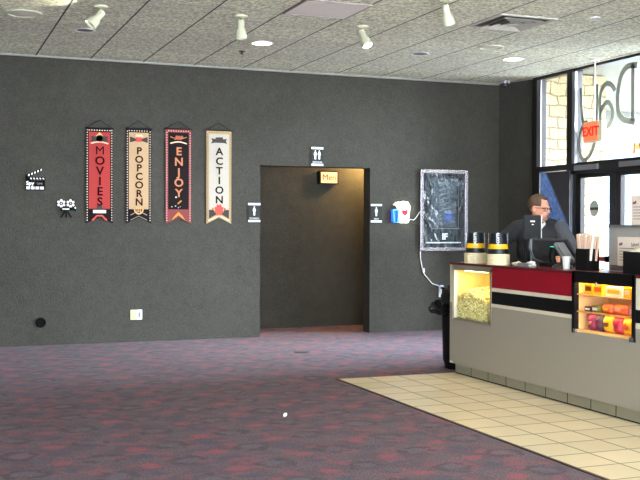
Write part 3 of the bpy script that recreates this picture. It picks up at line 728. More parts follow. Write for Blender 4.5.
        b.poly([(xc+(.065 if a % 2 else .045)*math.cos(a*PI/8), zi-.005+(.08 if a % 2 else .06)*math.sin(a*PI/8)) for a in range(16)], .004, pm('emblem_coral', (184, 62, 48), .7), T)
        for s in (-1, 1): b.ball((xc+s*.075, yb-.004, zi+.01), .015, pm('emblem_amber', (196, 120, 44), .7), 8)
        b.ribbon([(x0+.02, zbot+.035), (xc, zbot+.10), (x1-.02, zbot+.035)], .012, crm, .002, T)
    b.build('emblem', t)
    return t
BR = pm('banner_red', (158, 44, 40), .85, bump=.002, scale=90); BP = pm('banner_tan', (176, 144, 108), .85, scale=20); BN = pm('banner_black', (30, 24, 24), .9, spec=.1); BA = pm('banner_ivory', (172, 163, 150), .85, scale=20)
EDK = pm('banner_edge_dark', (30, 22, 22), .9, spec=.1); EMR = pm('banner_edge_maroon', (118, 50, 48), .85); EIV = pm('banner_edge_gold', (168, 142, 102), .85)
LDK = pm('letter_maroon', (44, 8, 10), .9, spec=.05); LBR = pm('letter_brown', (44, 16, 12), .9, spec=.05); LTN = pm('letter_copper', (190, 116, 80), .8); LBK = pm('letter_black', (26, 20, 18), .9, spec=.05)
ST1 = pm('stitch_pale', (190, 176, 160), .8); ST2 = pm('stitch_pink', (214, 160, 150), .8); ST3 = pm('stitch_brown', (120, 96, 70), .8)
banner('red wall banner reading MOVIES, farthest left', 1.918, 2.505, .312, 1.400, 'MOVIES', BR, EDK, LDK, 'm', .100, 2.305, 1.59, ST1)
banner('tan wall banner reading POPCORN', 2.377, 2.515, .298, 1.400, 'POPCORN', BP, EDK, LBR, 'p', .086, 2.305, 1.60, ST1)
banner('black wall banner with maroon edge reading ENJOY', 2.855, 2.530, .312, 1.402, 'ENJOY', BN, EMR, LTN, 'e', .098, 2.325, 1.70, ST2)
banner('ivory wall banner reading ACTION, nearest the doorway', 3.357, 2.530, .312, 1.402, 'ACTION', BA, EIV, LBK, 'a', .092, 2.335, 1.63, ST3)

# clapperboard and film camera cut-outs
t_ = thing('clapperboard_sign', 'black and white clapperboard cut-out on the left wall', 'sign', (1.19, D-.02, 1.78))
SBK = pm('sign_black', (10, 10, 10), .8, spec=.1); SWH = pm('sign_white', (236, 236, 230), .6)
b = MB(); b.box((1.085, D-.02, 1.775), (1.300, D-.002, 1.885), SBK); b.box((1.125, D-.02, 1.89), (1.305, D-.002, 1.925), SBK); b.box((1.085, D-.02, 1.87), (1.14, D-.002, 1.94), SBK); b.build('board', t_)
b = MB(); T = Matrix.Translation((1.10, D-.02, 1.935)) @ Matrix.Rotation(-.42, 4, 'Y'); b.box((0, 0, -.016), (.19, .018, .018), SBK, T)
for k in range(5): b.poly([(.012+.037*k, -.008), (.03+.037*k, -.008), (.038+.037*k, .012), (.02+.037*k, .012)], .002, SWH, T @ Matrix.Translation((0, -.002, 0)))
b.build('clapper_arm', t_)
b = MB()
for k in range(5): b.poly([(1.142+.034*k, 1.899), (1.158+.034*k, 1.899), (1.150+.034*k, 1.917), (1.134+.034*k, 1.917)], .002, SWH, Matrix.Translation((0, D-.022, 0)))
for k in range(4): b.box((1.093+.051*k, D-.022, 1.785), (1.134+.051*k, D-.02, 1.817), SWH)
b.build('stripes', t_)
text('Spy', .062, (1.135, D-.021, 1.853), SWH, 'lettering', t_, bold=.002); text('TIME', .032, (1.24, D-.021, 1.848), pm('sign_grey', (130, 130, 126), .6), 'lettering', t_)
t_ = thing('film_camera_sign', 'black and white film camera cut-out beside the red banner', 'sign', (1.54, D-.02, 1.47))
b = MB(); b.box((1.475, D-.02, 1.545), (1.60, D-.002, 1.585), SBK); b.poly([(1.60, 1.555), (1.645, 1.535), (1.655, 1.585), (1.60, 1.575)], .015, SBK, Matrix.Translation((0, D-.018, 0)))
b.box((1.492, D-.022, 1.556), (1.572, D-.02, 1.572), pm('sign_lightgrey', (200, 200, 196), .6)); b.ball((1.64, D-.016, 1.578), .011, SWH, 8); b.build('camera_body', t_)
for cxx in (1.482, 1.586):
    b = MB(); T = Matrix.Translation((cxx, D-.004, 1.628)) @ Matrix.Rotation(PI/2, 4, 'X'); b.lathe([(.050, 0), (.050, .012)], SBK, n=24, T=T)
    for k in range(6): a = k*PI/3+PI/6; b.lathe([(.0155, .012), (.0155, .015)], SWH, (.0335*math.cos(a), .0335*math.sin(a), 0), 12, T=T)
    b.lathe([(.007, .012), (.007, .015)], SWH, n=10, T=T); b.build('film_reel', t_)
b = MB()
for dx in (-.06, 0, .06): b.ribbon([(1.538+dx*.15, 1.55), (1.538+dx, 1.465)], .014, SBK, .01, Matrix.Translation((0, D-.016, 0)))
b.build('tripod', t_)

# round port, wall plates, floor plate, crumb
q = MB(); T = Matrix.Translation((1.256, D, .262)) @ Matrix.Rotation(PI/2, 4, 'X'); q.lathe([(.058, 0), (.058, .012), (.044, .018), (.040, .010), (.001, .010)], pm('port_black', (8, 8, 8), .8, spec=.1), n=28, T=T)
tag(q.build('wall_port', origin=(1.256, D, .262), smooth=True), 'round black port low on the left wall', 'wall port')
for nm, x0, colr, lab in (('wall_plate', 2.282, (196, 194, 134), 'yellowed blank wall plate beside the white outlet'), ('wall_outlet', 2.352, (206, 206, 202), 'white electrical outlet low on the wall under the banners')):
    t_ = thing(nm, lab, 'outlet' if 'outlet' in nm else 'wall plate', (x0+.035, D, .322))
    m = pm(nm+'_plastic', colr, .4); b = MB(); b.box((x0, D-.008, .262), (x0+.069, D, .380), m, bev=.003); b.build('cover', t_)
    if 'outlet' in nm:
        b = MB(); b.box((x0+.022, D-.011, .290), (x0+.047, D-.007, .350), pm('outlet_face', (120, 120, 120), .4), bev=.003); b.build('socket', t_)
    else:
        b = MB(); b.box((x0+.028, D-.010, .280), (x0+.040, D-.007, .288), m); b.box((x0+.028, D-.010, .356), (x0+.040, D-.007, .364), m); b.build('screw', t_)
tag(MB().lathe([(.085, 0), (.085, .004), (.07, .006), (.0, .006)], pm('floor_plate_bronze', (58, 42, 30), .8), (3.855, 10.41, 0), 28).build('floor_plate', origin=(3.855, 10.41, 0)), 'small round bronze floor plate in the carpet before the doorway', 'floor plate')
q = MB(); q.ball((2.431, 6.903, .014), .014, pm('crumb_white', (250, 246, 232), .7), 8)
for v in q.v: v += Vector((1, 1, .6))*noise.noise(v*60)*.008
tag(q.build('popcorn_crumb', origin=(2.431, 6.903, 0), smooth=True), 'single white popcorn crumb on the open carpet', 'popcorn')

# restroom signs
SGR = pm('restroom_sign_grey', (46, 48, 47), .7, spec=.15)
def person_icon(b, xc, zc, h, yb):
    T = Matrix.Translation((0, yb-.002, 0)); s = h
    b.poly([(xc+.075*s*math.cos(a*PI/6), zc+.41*s+.085*s*math.sin(a*PI/6)) for a in range(12)], .002, SWH, T)
    b.poly([(xc-.085*s, zc-.5*s), (xc+.085*s, zc-.5*s), (xc+.10*s, zc-.10*s), (xc+.19*s, zc+.06*s), (xc+.10*s, zc+.31*s), (xc-.10*s, zc+.31*s), (xc-.19*s, zc+.06*s), (xc-.10*s, zc-.10*s)], .002, SWH, T)
def restroom(label, xc, z0, z1, w, icons, capt):
    yb = D-.010; t = thing('restroom_sign', label, 'sign', (xc, yb, z0))
    b = MB(); b.box((xc-w/2, yb, z0), (xc+w/2, D-.001, z1), SGR); b.build('plate', t)
    b = MB(); b.box((xc-w/2, yb-.003, z1-.026), (xc+w/2, yb, z1), SWH); b.build('bar', t)
    b = MB(); b.box((xc-w/2, yb-.003, z0), (xc+w/2, yb, z0+.026), SWH); b.build('bar', t)
    b = MB(); zm = (z0+z1)/2+.02; h = (z1-z0)*.48
    if icons == 2: person_icon(b, xc-.027, zm, h, yb); person_icon(b, xc+.027, zm, h, yb)
    else: person_icon(b, xc, zm, h, yb)
    b.build('pictogram', t)
    text(capt, .027, (xc, yb-.001, z0+.045), pm('sign_caption', (190, 190, 186), .6), 'caption', t, bold=.0006, sx=min(1.2, .12/(.016*len(capt))))
restroom('restroom sign with two figures, over the doorway', 4.641, 2.139, 2.374, .160, 2, 'RESTROOMS')
restroom('single figure restroom sign left of the doorway', 3.809, 1.425, 1.659, .156, 1, 'WOMEN')
restroom('single figure restroom sign right of the doorway', 5.462, 1.427, 1.665, .156, 1, 'MEN')
# lit Men box sign inside the passage
t_ = thing('lit_box_sign', 'glowing black-framed box sign reading Men inside the doorway', 'sign', (4.98, 12.75, 2.0))
mx0, mx1, mz0, mz1, my = 5.034, 5.306, 1.949, 2.131, 12.90
b = MB(); b.box((mx0, my, mz0), (mx1, my+.099, mz1), BLACK); b.build('housing', t_)
b = MB(); b.box((mx0+.018, my-.004, mz0+.018), (mx1-.018, my, mz1-.018), pm('lit_sign_face', (246, 196, 144), .5, emit=.5)); b.build('lit_face', t_)
text('Men', .115, ((mx0+mx1)/2, my-.006, (mz0+mz1)/2), pm('men_letters', (190, 36, 8), .6), 'lettering', t_)

# popcorn and cup light sign
NW = pm('neon_white', (255, 250, 235), .5, emit=9); NB_ = pm('neon_blue', (10, 60, 255), .5, emit=2); NR = pm('neon_red', (240, 10, 30), .5, emit=1.1); NC = pm('neon_cyan', (60, 170, 255), .5, emit=1.6)
t_ = thing('light_sign', 'glowing popcorn bucket and blue drink cup light sign', 'light sign', (5.82, D-.05, 1.42))
yb = D-.04
b = MB(); b.poly([(5.675, 1.42), (5.79, 1.42), (5.80, 1.41), (5.915, 1.41), (5.955, 1.63), (5.90, 1.72), (5.80, 1.735), (5.70, 1.69), (5.665, 1.60)], .012, GLASS, Matrix.Translation((0, D-.014, 0))); b.build('backing', t_)
b = MB(); b.poly([(5.795, 1.425), (5.905, 1.425), (5.93, 1.60), (5.775, 1.60)], .012, NW, Matrix.Translation((0, yb, 0)))
for x, z, r in ((5.79, 1.63, .035), (5.83, 1.665, .04), (5.88, 1.66, .04), (5.91, 1.625, .03), (5.85, 1.62, .04), (5.735, 1.665, .018), (5.76, 1.68, .014)): b.ball((x, yb+.006, z), (r, .012, r), NW, 12)
b.build('popcorn_tube', t_, smooth=True)
b = MB(); b.poly([(5.855, 1.505), (5.90, 1.545), (5.902, 1.585), (5.878, 1.60), (5.855, 1.585), (5.832, 1.60), (5.808, 1.585), (5.81, 1.545)], .007, NR, Matrix.Translation((0, yb-.008, 0))); b.box((5.84, yb-.008, 1.46), (5.848, yb-.001, 1.51), NR); b.box((5.866, yb-.008, 1.46), (5.874, yb-.001, 1.51), NR); b.build('red_mark', t_)
b = MB(); b.tube([(5.69, yb, 1.59), (5.705, yb, 1.43), (5.755, yb, 1.43), (5.77, yb, 1.59), (5.69, yb, 1.59)], .009, NC, 8); b.build('cup_tube', t_)
b = MB(); b.poly([(5.70, 1.58), (5.71, 1.44), (5.75, 1.44), (5.76, 1.58)], .006, NB_, Matrix.Translation((0, yb+.006, 0))); b.box((5.666, yb, 1.44), (5.686, yb+.01, 1.59), NB_); b.build('cup_fill', t_)

# framed film poster
PX0, PX1, PZB, PZT = 6.085, 6.795, 1.055, 2.128
def film_print():
    M = Mat('glossy_film_print'); x, y, z = M.pos()
    u = (x-PX0)*(1/(PX1-PX0)); v = (z-PZB)*(1/(PZT-PZB))
    n = M.noise(4, 4, M.vec(u*2.2, v*.8, 0), .7); n2 = M.noise(30, 3, M.vec(u, v*.4, 1)); n3 = M.noise(6, 2, M.vec(u*.8, v*5., 4))
    inn = ((u-.50).m('ABSOLUTE')*-1.+.28).step(0, .06)*((v-.60).m('ABSOLUTE')*-1.+.33).step(0, .05)
    c = M.mix(n.step(.35, .7), srgb(8, 11, 14), srgb(50, 64, 68))
    c = M.mix(inn*(n2*.5+n3*.4), c, srgb(84, 98, 106))
    c = M.mix(((u-.6).m('ABSOLUTE')*-1.+.14).step(0, .1)*((v-.42).m('ABSOLUTE')*-1.+.08).step(0, .05)*.6, c, srgb(60, 96, 170))
    c = M.mix((u-.78).step(0, .03)*.85, c, srgb(16, 22, 30)); M.col(c)
    M.b.inputs['Roughness'].default_value = .25; M.b.inputs['Coat Weight'].default_value = .25
    M.bump(M.noise(3, 3, M.vec(u*1.2, v*1.6, 9)), .06); return M.m
t_ = thing('framed_poster', 'silver framed dark film poster reading IF on the back wall', 'poster', ((PX0+PX1)/2, D-.04, PZB))
FRM = pm('poster_frame_silver', (176, 172, 178), .25, .9)
b = MB(); e = .045
for a_, c_ in (((PX0, PZB), (PX0+e, PZT)), ((PX1-e, PZB), (PX1, PZT)), ((PX0+e, PZB), (PX1-e, PZB+e)), ((PX0+e, PZT-e), (PX1-e, PZT))):
    b.box((a_[0], D-.045, a_[1]), (c_[0], D-.002, c_[1]), FRM, bev=.008)
b.build('frame', t_)
b = MB(); b.box((PX0+e-.004, D-.022, PZB+e-.004), (PX1-e+.004, D-.012, PZT-e+.004), film_print()); b.build('print', t_)
PW = pm('poster_text', (214, 222, 226), .6); text('IF', .115, (6.455, D-.023, 1.24), PW, 'title', t_, bold=.004)
b = MB(); rr = random.Random(4); x = PX0+.10
while x < PX1-.10: w = rr.uniform(.01, .03); b.box((x, D-.024, 1.155), (x+w, D-.022, 1.172), PW); x += w+.006
b.build('credit_line', t_)
b = MB(); PT2 = pm('poster_pale_lines', (90, 104, 112), .6)
for k, z in enumerate((1.93, 1.87, 1.80, 1.74, 1.67, 1.60)): b.ribbon([(6.37, z-.02), (6.44, z+.012), (6.52, z+.022)], .018, PT2, .002, Matrix.Translation((0, D-.024, 0)))
for x in (6.30, 6.66): b.ribbon([(x, 1.36), (x, 1.96)], .005, PT2, .002, Matrix.Translation((0, D-.024, 0)))
b.ribbon([(6.28, 1.35), (6.68, 1.35)], .008, PT2, .002, Matrix.Translation((0, D-.024, 0))); b.build('artwork', t_)

# cords and plug
CRD = pm('white_cord', (214, 214, 210), .5)
q = MB(); q.tube([(5.915, D-.03, 1.45), (5.95, D-.012, 1.47), (6.0, D-.012, 1.46), (6.04, D-.012, 1.50), (6.083, D-.02, 1.57)], .006, CRD, 8)
tag(q.build('power_cord', origin=(5.95, D-.02, 1.45), smooth=True), 'short white cord from the light sign to the poster frame', 'cord')
t_ = thing('lamp_cord', 'long white cord hanging from the poster down to the outlet', 'cord', (6.09, D-.02, 1.05))
q = MB(); q.tube([(6.10, D-.012, 1.05), (6.102, D-.012, .95), (6.118, D-.012, .88), (6.135, D-.012, .80), (6.16, D-.012, .745), (6.22, D-.012, .68), (6.28, D-.012, .62), (6.35, D-.012, .60), (6.385, D-.02, .585)], .006, CRD, 8); q.build('wire', t_, smooth=True)
q = MB(); q.box((6.13, D-.035, .765), (6.16, D-.006, .83), CRD, bev=.008); q.build('inline_switch', t_)
t_ = thing('plug_adapter', 'white plug adapter in the wall outlet beside the bin', 'plug', (6.41, D-.04, .50))
q = MB(); q.box((6.38, D-.008, .44), (6.45, D-.001, .58), SWH); q.build('cover', t_)
q = MB(); q.box((6.385, D-.05, .48), (6.435, D-.008, .60), pm('adapter_white', (220, 228, 240), .4), bev=.008); q.build('housing', t_)

# exit sign on its rod, security camera
t_ = thing('exit_sign', 'red EXIT sign hanging on a rod before the front window', 'sign', (7.2, 9.75, 2.36))
u = Vector((.0, -.262, 0)); T = Matrix.Translation((7.2, 9.79, 2.475)) @ Matrix.Rotation(-PI/2+.0, 4, 'Z')
b = MB(); b.box((-.135, -.03, -.12), (.135, .03, .12), pm('exit_case', (214, 200, 170), .5), T); b.box((.135, -.03, -.115), (.21, .03, .115), pm('exit_case', (214, 200, 170), .5), T); b.build('housing', t_)
b = MB(); b.box((-.128, -.034, -.105), (.128, -.03, .105), pm('exit_face', (255, 112, 72), .5, emit=.75), T); b.build('lit_face', t_)
text('EXIT', .15, T @ Vector((0, -.036, 0)), pm('exit_letters', (200, 34, 22), .5, emit=.4), 'lettering', t_, FACE_COUNTER, bold=.004)
b = MB(); b.tube([(7.2, 9.76, 2.595), (7.2, 9.76, HC-.004)], .009, pm('rod_grey', (190, 188, 180), .4), 10); b.build('rod', t_)
b = MB(); b.lathe([(.05, HC-.02), (.075, HC-.001)], WHITE, (7.2, 9.76, 0), 20); b.build('canopy', t_)
t_ = thing('security_camera', 'small dome security camera at the ceiling corner', 'camera', (7.2, 11.7, 3.31))
b = MB(); b.lathe([(.065, HC-.03), (.07, HC-.001)], pm('seccam_grey', (170, 170, 168), .4), (7.2, 11.7, 0), 20); b.build('mount', t_, smooth=True)
b = MB(); b.ball((7.2, 11.7, HC-.04), (.05, .05, .045), pm('seccam_dome', (60, 60, 64), .15), 16); b.build('dome', t_, smooth=True)

# ------------------------------------------------------------------ ceiling fittings
IV = pm('ivory_metal', (206, 204, 176), .5)
def disc(x, y, r, m, h=.012, n=32): return MB().lathe([(r, HC-h*.3), (r*.93, HC-h), (.0, HC-h)], m, (x, y, 0), n)
LITE = pm('downlight_lens', (255, 248, 226), .5, emit=14)
def can(name, label, x, y, lit, r=.105):
    t = thing(name, label, 'ceiling light', (x, y, HC)); b = MB()
    b.lathe([(r+.02, HC-.001), (r+.015, HC-.008), (r, HC-.008), (r-.004, HC-.001)], WHITE, (x, y, 0), 32, caps=False); b.build('trim_ring', t, smooth=True)
    b = MB(); b.lathe([(r-.002, HC-.004), (.0, HC-.004)], LITE if lit else pm('dark_can', (46, 40, 34), .5), (x, y, 0), 32, caps=False)
    b.build('lens' if lit else 'dark_lens', t); return t
can('recessed_light', 'lit recessed ceiling light left of centre, above the doorway', 3.34, 10.252, True)
can('recessed_light', 'lit recessed ceiling light nearest the front windows', 6.335, 10.123, True)
can('recessed_light', 'unlit recessed ceiling light behind the leftmost spotlight', 1.495, 10.229, False, .085)
can('recessed_light', 'unlit recessed ceiling light above the framed poster', 5.177, 10.199, False, .085)
def speaker(x, y, r, label):
    t = thing('ceiling_speaker', label, 'speaker', (x, y, HC)); b = MB()
    b.lathe([(r, HC-.001), (r, HC-.01), (r-.03, HC-.012), (r-.035, HC-.003)], IV, (x, y, 0), 40, caps=False); b.build('ring', t, smooth=True)
    b = MB(); b.lathe([(r-.034, HC-.004), (r*.45, HC-.012), (.0, HC-.016)], pm('speaker_grille', (214, 210, 196), .7), (x, y, 0), 40, caps=False); b.build('grille', t, smooth=True)
speaker(.857, 9.643, .17, 'round ceiling speaker in the upper left corner'); speaker(5.689, 9.541, .14, 'round ceiling speaker in front of the lit light by the windows')
def sprinkler(x, y, m, label): tag(MB().lathe([(.035, HC-.001), (.035, HC-.008), (.012, HC-.012), (.012, HC-.03), (.02, HC-.032), (.02, HC-.036)], m, (x, y, 0), 16).build('sprinkler', origin=(x, y, HC)), label, 'sprinkler')
sprinkler(3.288, 10.804, pm('sprinkler_dark', (70, 64, 56), .5, .5), 'small dark sprinkler just beyond the lit light over the doorway')
tag(disc(5.762, 7.814, .05, WHITE, .016).build('smoke_detector', origin=(5.762, 7.814, HC)), 'small white round disc on the ceiling right of the vent', 'detector')
q = MB(); q.box((3.045, 8.115, HC-.010), (3.645, 8.715, HC-.001), pm('flat_panel', (248, 238, 232), .5)); t_ = thing('ceiling_panel', 'smooth pinkish white square panel in the ceiling grid', 'ceiling panel', (3.345, 8.415, HC)); q.build('diffuser', t_)
q = MB()
for a_, c_ in (((3.038, 8.105), (3.05, 8.725)), ((3.64, 8.105), (3.652, 8.725)), ((3.05, 8.105), (3.64, 8.117)), ((3.05, 8.713), (3.64, 8.725))): q.box((*a_, HC-.014), (*c_, HC-.0005), pm('panel_rim', (150, 140, 134), .5))
q.build('frame', t_)
# stepped square diffuser
t_ = thing('ceiling_vent', 'square stepped air vent in the ceiling', 'vent', (5.18, 8.3, HC)); vx, vy = 5.184, 8.30
def sq_ring(b, r0, z0, r1, z1, m):
    P = [(vx+s*r, vy+t*r, z) for r, z in ((r0, z0), (r1, z1)) for s, t in ((-1, -1), (1, -1), (1, 1), (-1, 1))]
    b.add(P, [(i, (i+1) % 4, (i+1) % 4+4, i+4) for i in range(4)], m)
VM = pm('vent_white', (196, 190, 180), .5); VD = pm('vent_dark', (84, 76, 66), .6)
b = MB(); sq_ring(b, .305, HC-.001, .30, HC-.012, VM); sq_ring(b, .30, HC-.012, .27, HC-.012, VM); b.build('frame', t_)
b = MB(); b.add([(vx-.27, vy-.27, HC-.002), (vx+.27, vy-.27, HC-.002), (vx+.27, vy+.27, HC-.002), (vx-.27, vy+.27, HC-.002)], [(0, 1, 2, 3)], VD); b.build('throat', t_)
for r in (.235, .165, .095):
    b = MB(); sq_ring(b, r-.045, HC-.006, r, HC-.034, VM); b.build('cone', t_)
b = MB(); b.box((vx-.045, vy-.045, HC-.036), (vx+.045, vy+.045, HC-.030), VM); b.build('centre_plate', t_)
# track heads
def spot_head(label, x, y, d, lit, L=.145):
    t = thing('ceiling_spotlight', label, 'spotlight', (x, y, HC)); d = Vector(d).normalized()
    b = MB(); b.lathe([(.062, HC-.001), (.062, HC-.014), (.02, HC-.028)], IV, (x, y, 0), 24); b.build('canopy', t, smooth=True)
    p = Vector((x, y, HC-.07)); b = MB(); b.tube([(x, y, HC-.02), (x, y, HC-.05), p], .010, pm('stem_bronze', (120, 108, 84), .4, .5), 8); b.build('stem', t, smooth=True)
    T = Matrix.Translation(p) @ d.to_track_quat('Z', 'Y').to_matrix().to_4x4()
    b = MB(); b.lathe([(.022, -.03), (.032, -.025), (.032, .05), (.046, .07), (.052, L-.02), (.052, L), (.046, L), (.044, L-.03)], IV, n=24, T=T, caps=False)
    b.lathe([(.022, -.03), (.0, -.03)], IV, n=24, T=T, caps=False); hd = b.build('lamp_head', t, smooth=True)
    b = MB(); b.ball((0, 0, L-.03), (.042, .042, .045 if lit else .02), pm('spot_bulb_lit', (255, 250, 225), .4, emit=60) if lit else pm('spot_bulb', (170, 166, 140), .3), 14, T=T); b.build('bulb', hd, smooth=True)
    return p+d*(L+.01), d
spot_head('ivory ceiling spotlight tilted left, farthest left of the four', 1.464, 9.067, (-.55, -.1, -.62), False)
spot_head('ivory ceiling spotlight pointing straight down, left of the white panel', 2.725, 8.987, (.03, .02, -1), False)
ps, ds = spot_head('lit ceiling spotlight shining to the right', 3.95, 9.014, (.20, -.35, -.75), True)
spot_head('ceiling spotlight cut by the top edge of the picture', 4.155, 7.711, (.35, .2, -.8), False)

# ------------------------------------------------------------------ the cashier
SKIN = pm('skin', (214, 150, 122), .55, var=.08, scale=14); SHIRT = pm('charcoal_shirt', (34, 35, 40), .8, var=.2, scale=25, bump=.003)
SLEEVE = pm('grey_patterned_sleeve', (84, 86, 94), .8, var=.5, scale=45)
HAIR = pm('brown_hair', (92, 68, 50), .7, var=.4, scale=60, bump=.004); BEARD = pm('grey_red_beard', (178, 128, 104), .8, var=.4, scale=90)
def voxel(q, name, parent, size, smooth_n=6, mats=None):
    me = bpy.data.meshes.new('v'); me.from_pydata(q.v, [], q.f); o = bpy.data.objects.new('v', me); COL.objects.link(o)
    r = o.modifiers.new('r', 'REMESH'); r.mode = 'VOXEL'; r.voxel_size = size; r.use_smooth_shade = True
    s = o.modifiers.new('s', 'SMOOTH'); s.iterations = smooth_n; s.factor = .5
    dg = bpy.context.evaluated_depsgraph_get(); m2 = bpy.data.meshes.new_from_object(o.evaluated_get(dg))
    COL.objects.unlink(o); bpy.data.objects.remove(o)
    m2.materials.clear()
    for m in mats: m2.materials.append(m)
    for p in m2.polygons: p.use_smooth = True
    n = bpy.data.objects.new(name, m2); COL.objects.link(n); n.parent = parent; return n
def limb(q, pts):
    """tapered chain with round joints: pts = [(x,y,z,r), ...]"""
    for i, (x, y, z, r) in enumerate(pts):
        q.ball((x, y, z), r, SKIN, 12)
        if i: 
            a = pts[i-1]; q.tube([(a[0], a[1], a[2]), (x, y, z)], a[3], SKIN, 12, r1=r)
PXX, PYY = 5.37, 8.13
pers = thing('person', 'person with brown hair, glasses and a dark shirt standing behind the till', 'person', (PXX, PYY, 0))
pers.rotation_euler = (0, 0, -.5)                 # body frame: faces -Y, +X is to the left hand
HX, HZ = .01, 1.545
q = MB()
limb(q, [(.10, .02, .92, .085), (.11, 0, .50, .062), (.11, .03, .09, .042)]); limb(q, [(-.10, .02, .92, .085), (-.11, 0, .50, .062), (-.11, .03, .09, .042)])
for s in (-1, 1): q.ball((s*.11, -.05, .045), (.045, .13, .045), SKIN, 12)
q.ball((0, .02, .98), (.17, .12, .13), SKIN, 16); q.ball((0, .0, 1.15), (.165, .135, .18), SKIN, 16); q.ball((0, -.005, 1.30), (.18, .12, .14), SKIN, 16)
limb(q, [(0, .01, 1.38, .075), (HX, -.01, 1.47, .062)])
ARM_R = [(-.19, .0, 1.36, .055), (-.40, .02, 1.19, .046), (-.37, -.20, 1.10, .034), (-.35, -.25, 1.085, .026)]
ARM_L = [(.19, .0, 1.36, .055), (.30, -.22, 1.17, .046), (.16, -.46, 1.11, .034), (.13, -.50, 1.095, .026)]
limb(q, ARM_R); limb(q, ARM_L)
def hand(q, w, d, up):
    """palm and five bent fingers; w wrist, d direction, up back-of-hand normal"""
    w, d, up = Vector(w), Vector(d).normalized(), Vector(up).normalized(); s = d.cross(up)
    for k in range(5): c = w+d*(.02+.014*k); q.ball(c, (.024, .024, .016), SKIN, 10)
    for i, L in enumerate((.070, .080, .074, .058)):
        base = w+d*.085+s*(.030-.020*i); pts = [base, base+d*L*.45+up*.004, base+d*L*.78-up*.012, base+d*L*.92-up*.030]
        q.ball(base, .0115, SKIN, 8); q.tube([w+d*.03+s*(.018-.012*i), base], .012, SKIN, 8); q.tube(pts, .0095, SKIN, 8, r1=.0075); q.ball(pts[-1], .008, SKIN, 8)
    b0 = w+d*.03+s*.022; pts = [b0, b0+s*.030+d*.022-up*.006, b0+s*.040+d*.052-up*.014]; q.tube(pts, .0115, SKIN, 8, r1=.009); q.ball(pts[-1], .0095, SKIN, 8)
hand(q, ARM_R[-1][:3], (.15, -.9, -.05), (0, 0, 1)); hand(q, ARM_L[-1][:3], (-.1, -.9, -.25), (0, 0, 1))
# head turned to the person's left (image right)
HT = Matrix.Translation((HX, -.02, HZ)) @ Matrix.Rotation(.92, 4, 'Z') @ Matrix.Rotation(.12, 4, 'X')
def hp(c): return HT @ Vector(c)
def hball(q, c, r, n=16): q.ball((0, 0, 0), r, SKIN, n, T=HT @ Matrix.Translation(c))
hball(q, (0, .012, .035), (.078, .096, .092), 24); hball(q, (0, -.012, -.035), (.064, .078, .075), 20); hball(q, (0, -.045, -.085), (.040, .036, .032))
hball(q, (0, -.078, .022), (.050, .020, .016)); q.tube([hp((0, -.086, .012)), hp((0, -.108, -.022))], .010, SKIN, 10, r1=.015); hball(q, (0, -.100, -.026), (.017, .015, .012))
hball(q, (.034, -.066, -.022), (.022, .018, .016)); hball(q, (-.034, -.066, -.022), (.022, .018, .016)); hball(q, (0, -.084, -.060), (.022, .012, .006), 10)
for s in (-1, 1): hball(q, (s*.080, .012, -.010), (.011, .020, .031), 12)
voxel(q, 'body', pers, .0072, 4, [SKIN])
# hair: shell over the skull, cut back from the face
b = MB(); b.ball((0, .018, .048), (.084, .101, .092), HAIR, 32)
keep = [v.y > -.055 and not (v.z < .02 and v.y < .015) and v.z > -.045-.0*v.y or v.z > .088 for v in b.v]
b.f2 = [(f, k) for f, k in zip(b.f, b.k) if all(keep[i] for i in f)]; b.f = [f for f, _ in b.f2]; b.k = [k for _, k in b.f2]
b.v = [hp(v+v.normalized()*.008*noise.noise(v*45)) for v in b.v]; hr = b.build('hair', pers, origin=(0, 0, 0), smooth=True)
hr.modifiers.new('s', 'SOLIDIFY').thickness = .012
b = MB(); b.ball((0, -.024, -.062), (.0665, .076, .056), BEARD, 32)
kp = [v.z < -.052 and v.y < .0 and not (abs(v.x) < .024 and -.068 < v.z < -.052) for v in b.v]
b.ball((0, -.086, -.048), (.026, .012, .007), BEARD, 12); kp += [True]*(len(b.v)-len(kp))
z2 = [(f, k) for f, k in zip(b.f, b.k) if all(kp[i] for i in f)]; b.f = [a for a, _ in z2]; b.k = [a for _, a in z2]
b.v = [hp(v) for v in b.v]; b.build('beard', pers, origin=(0, 0, 0), smooth=True)
b = MB(); GLF = pm('glasses_frame', (28, 22, 22), .3)
for s in (-1, 1):
    b.tube([hp((s*.034+.024*math.cos(a*PI/8), -.096+.10*abs(s*.034+.024*math.cos(a*PI/8))**1.5, .004+.018*math.sin(a*PI/8))) for a in range(17)], .0028, GLF, 6)
    b.tube([hp((s*.058, -.092, .012)), hp((s*.074, -.06, .014)), hp((s*.084, .012, .008))], .003, GLF, 6)
b.tube([hp((-.010, -.101, .008)), hp((.010, -.101, .008))], .003, GLF, 6); b.build('glasses', pers, origin=(0, 0, 0))
b = MB()
for s in (-1, 1): b.ball((0, 0, 0), (.012, .008, .0085), pm('eye_white', (226, 220, 212), .3), 12, T=HT @ Matrix.Translation((s*.031, -.079, .003))); b.ball((0, 0, 0), (.0055, .004, .006), pm('iris_dark', (40, 30, 26), .3), 10, T=HT @ Matrix.Translation((s*.031, -.0855, .003)))
b.build('eyes', pers, origin=(0, 0, 0), smooth=True)
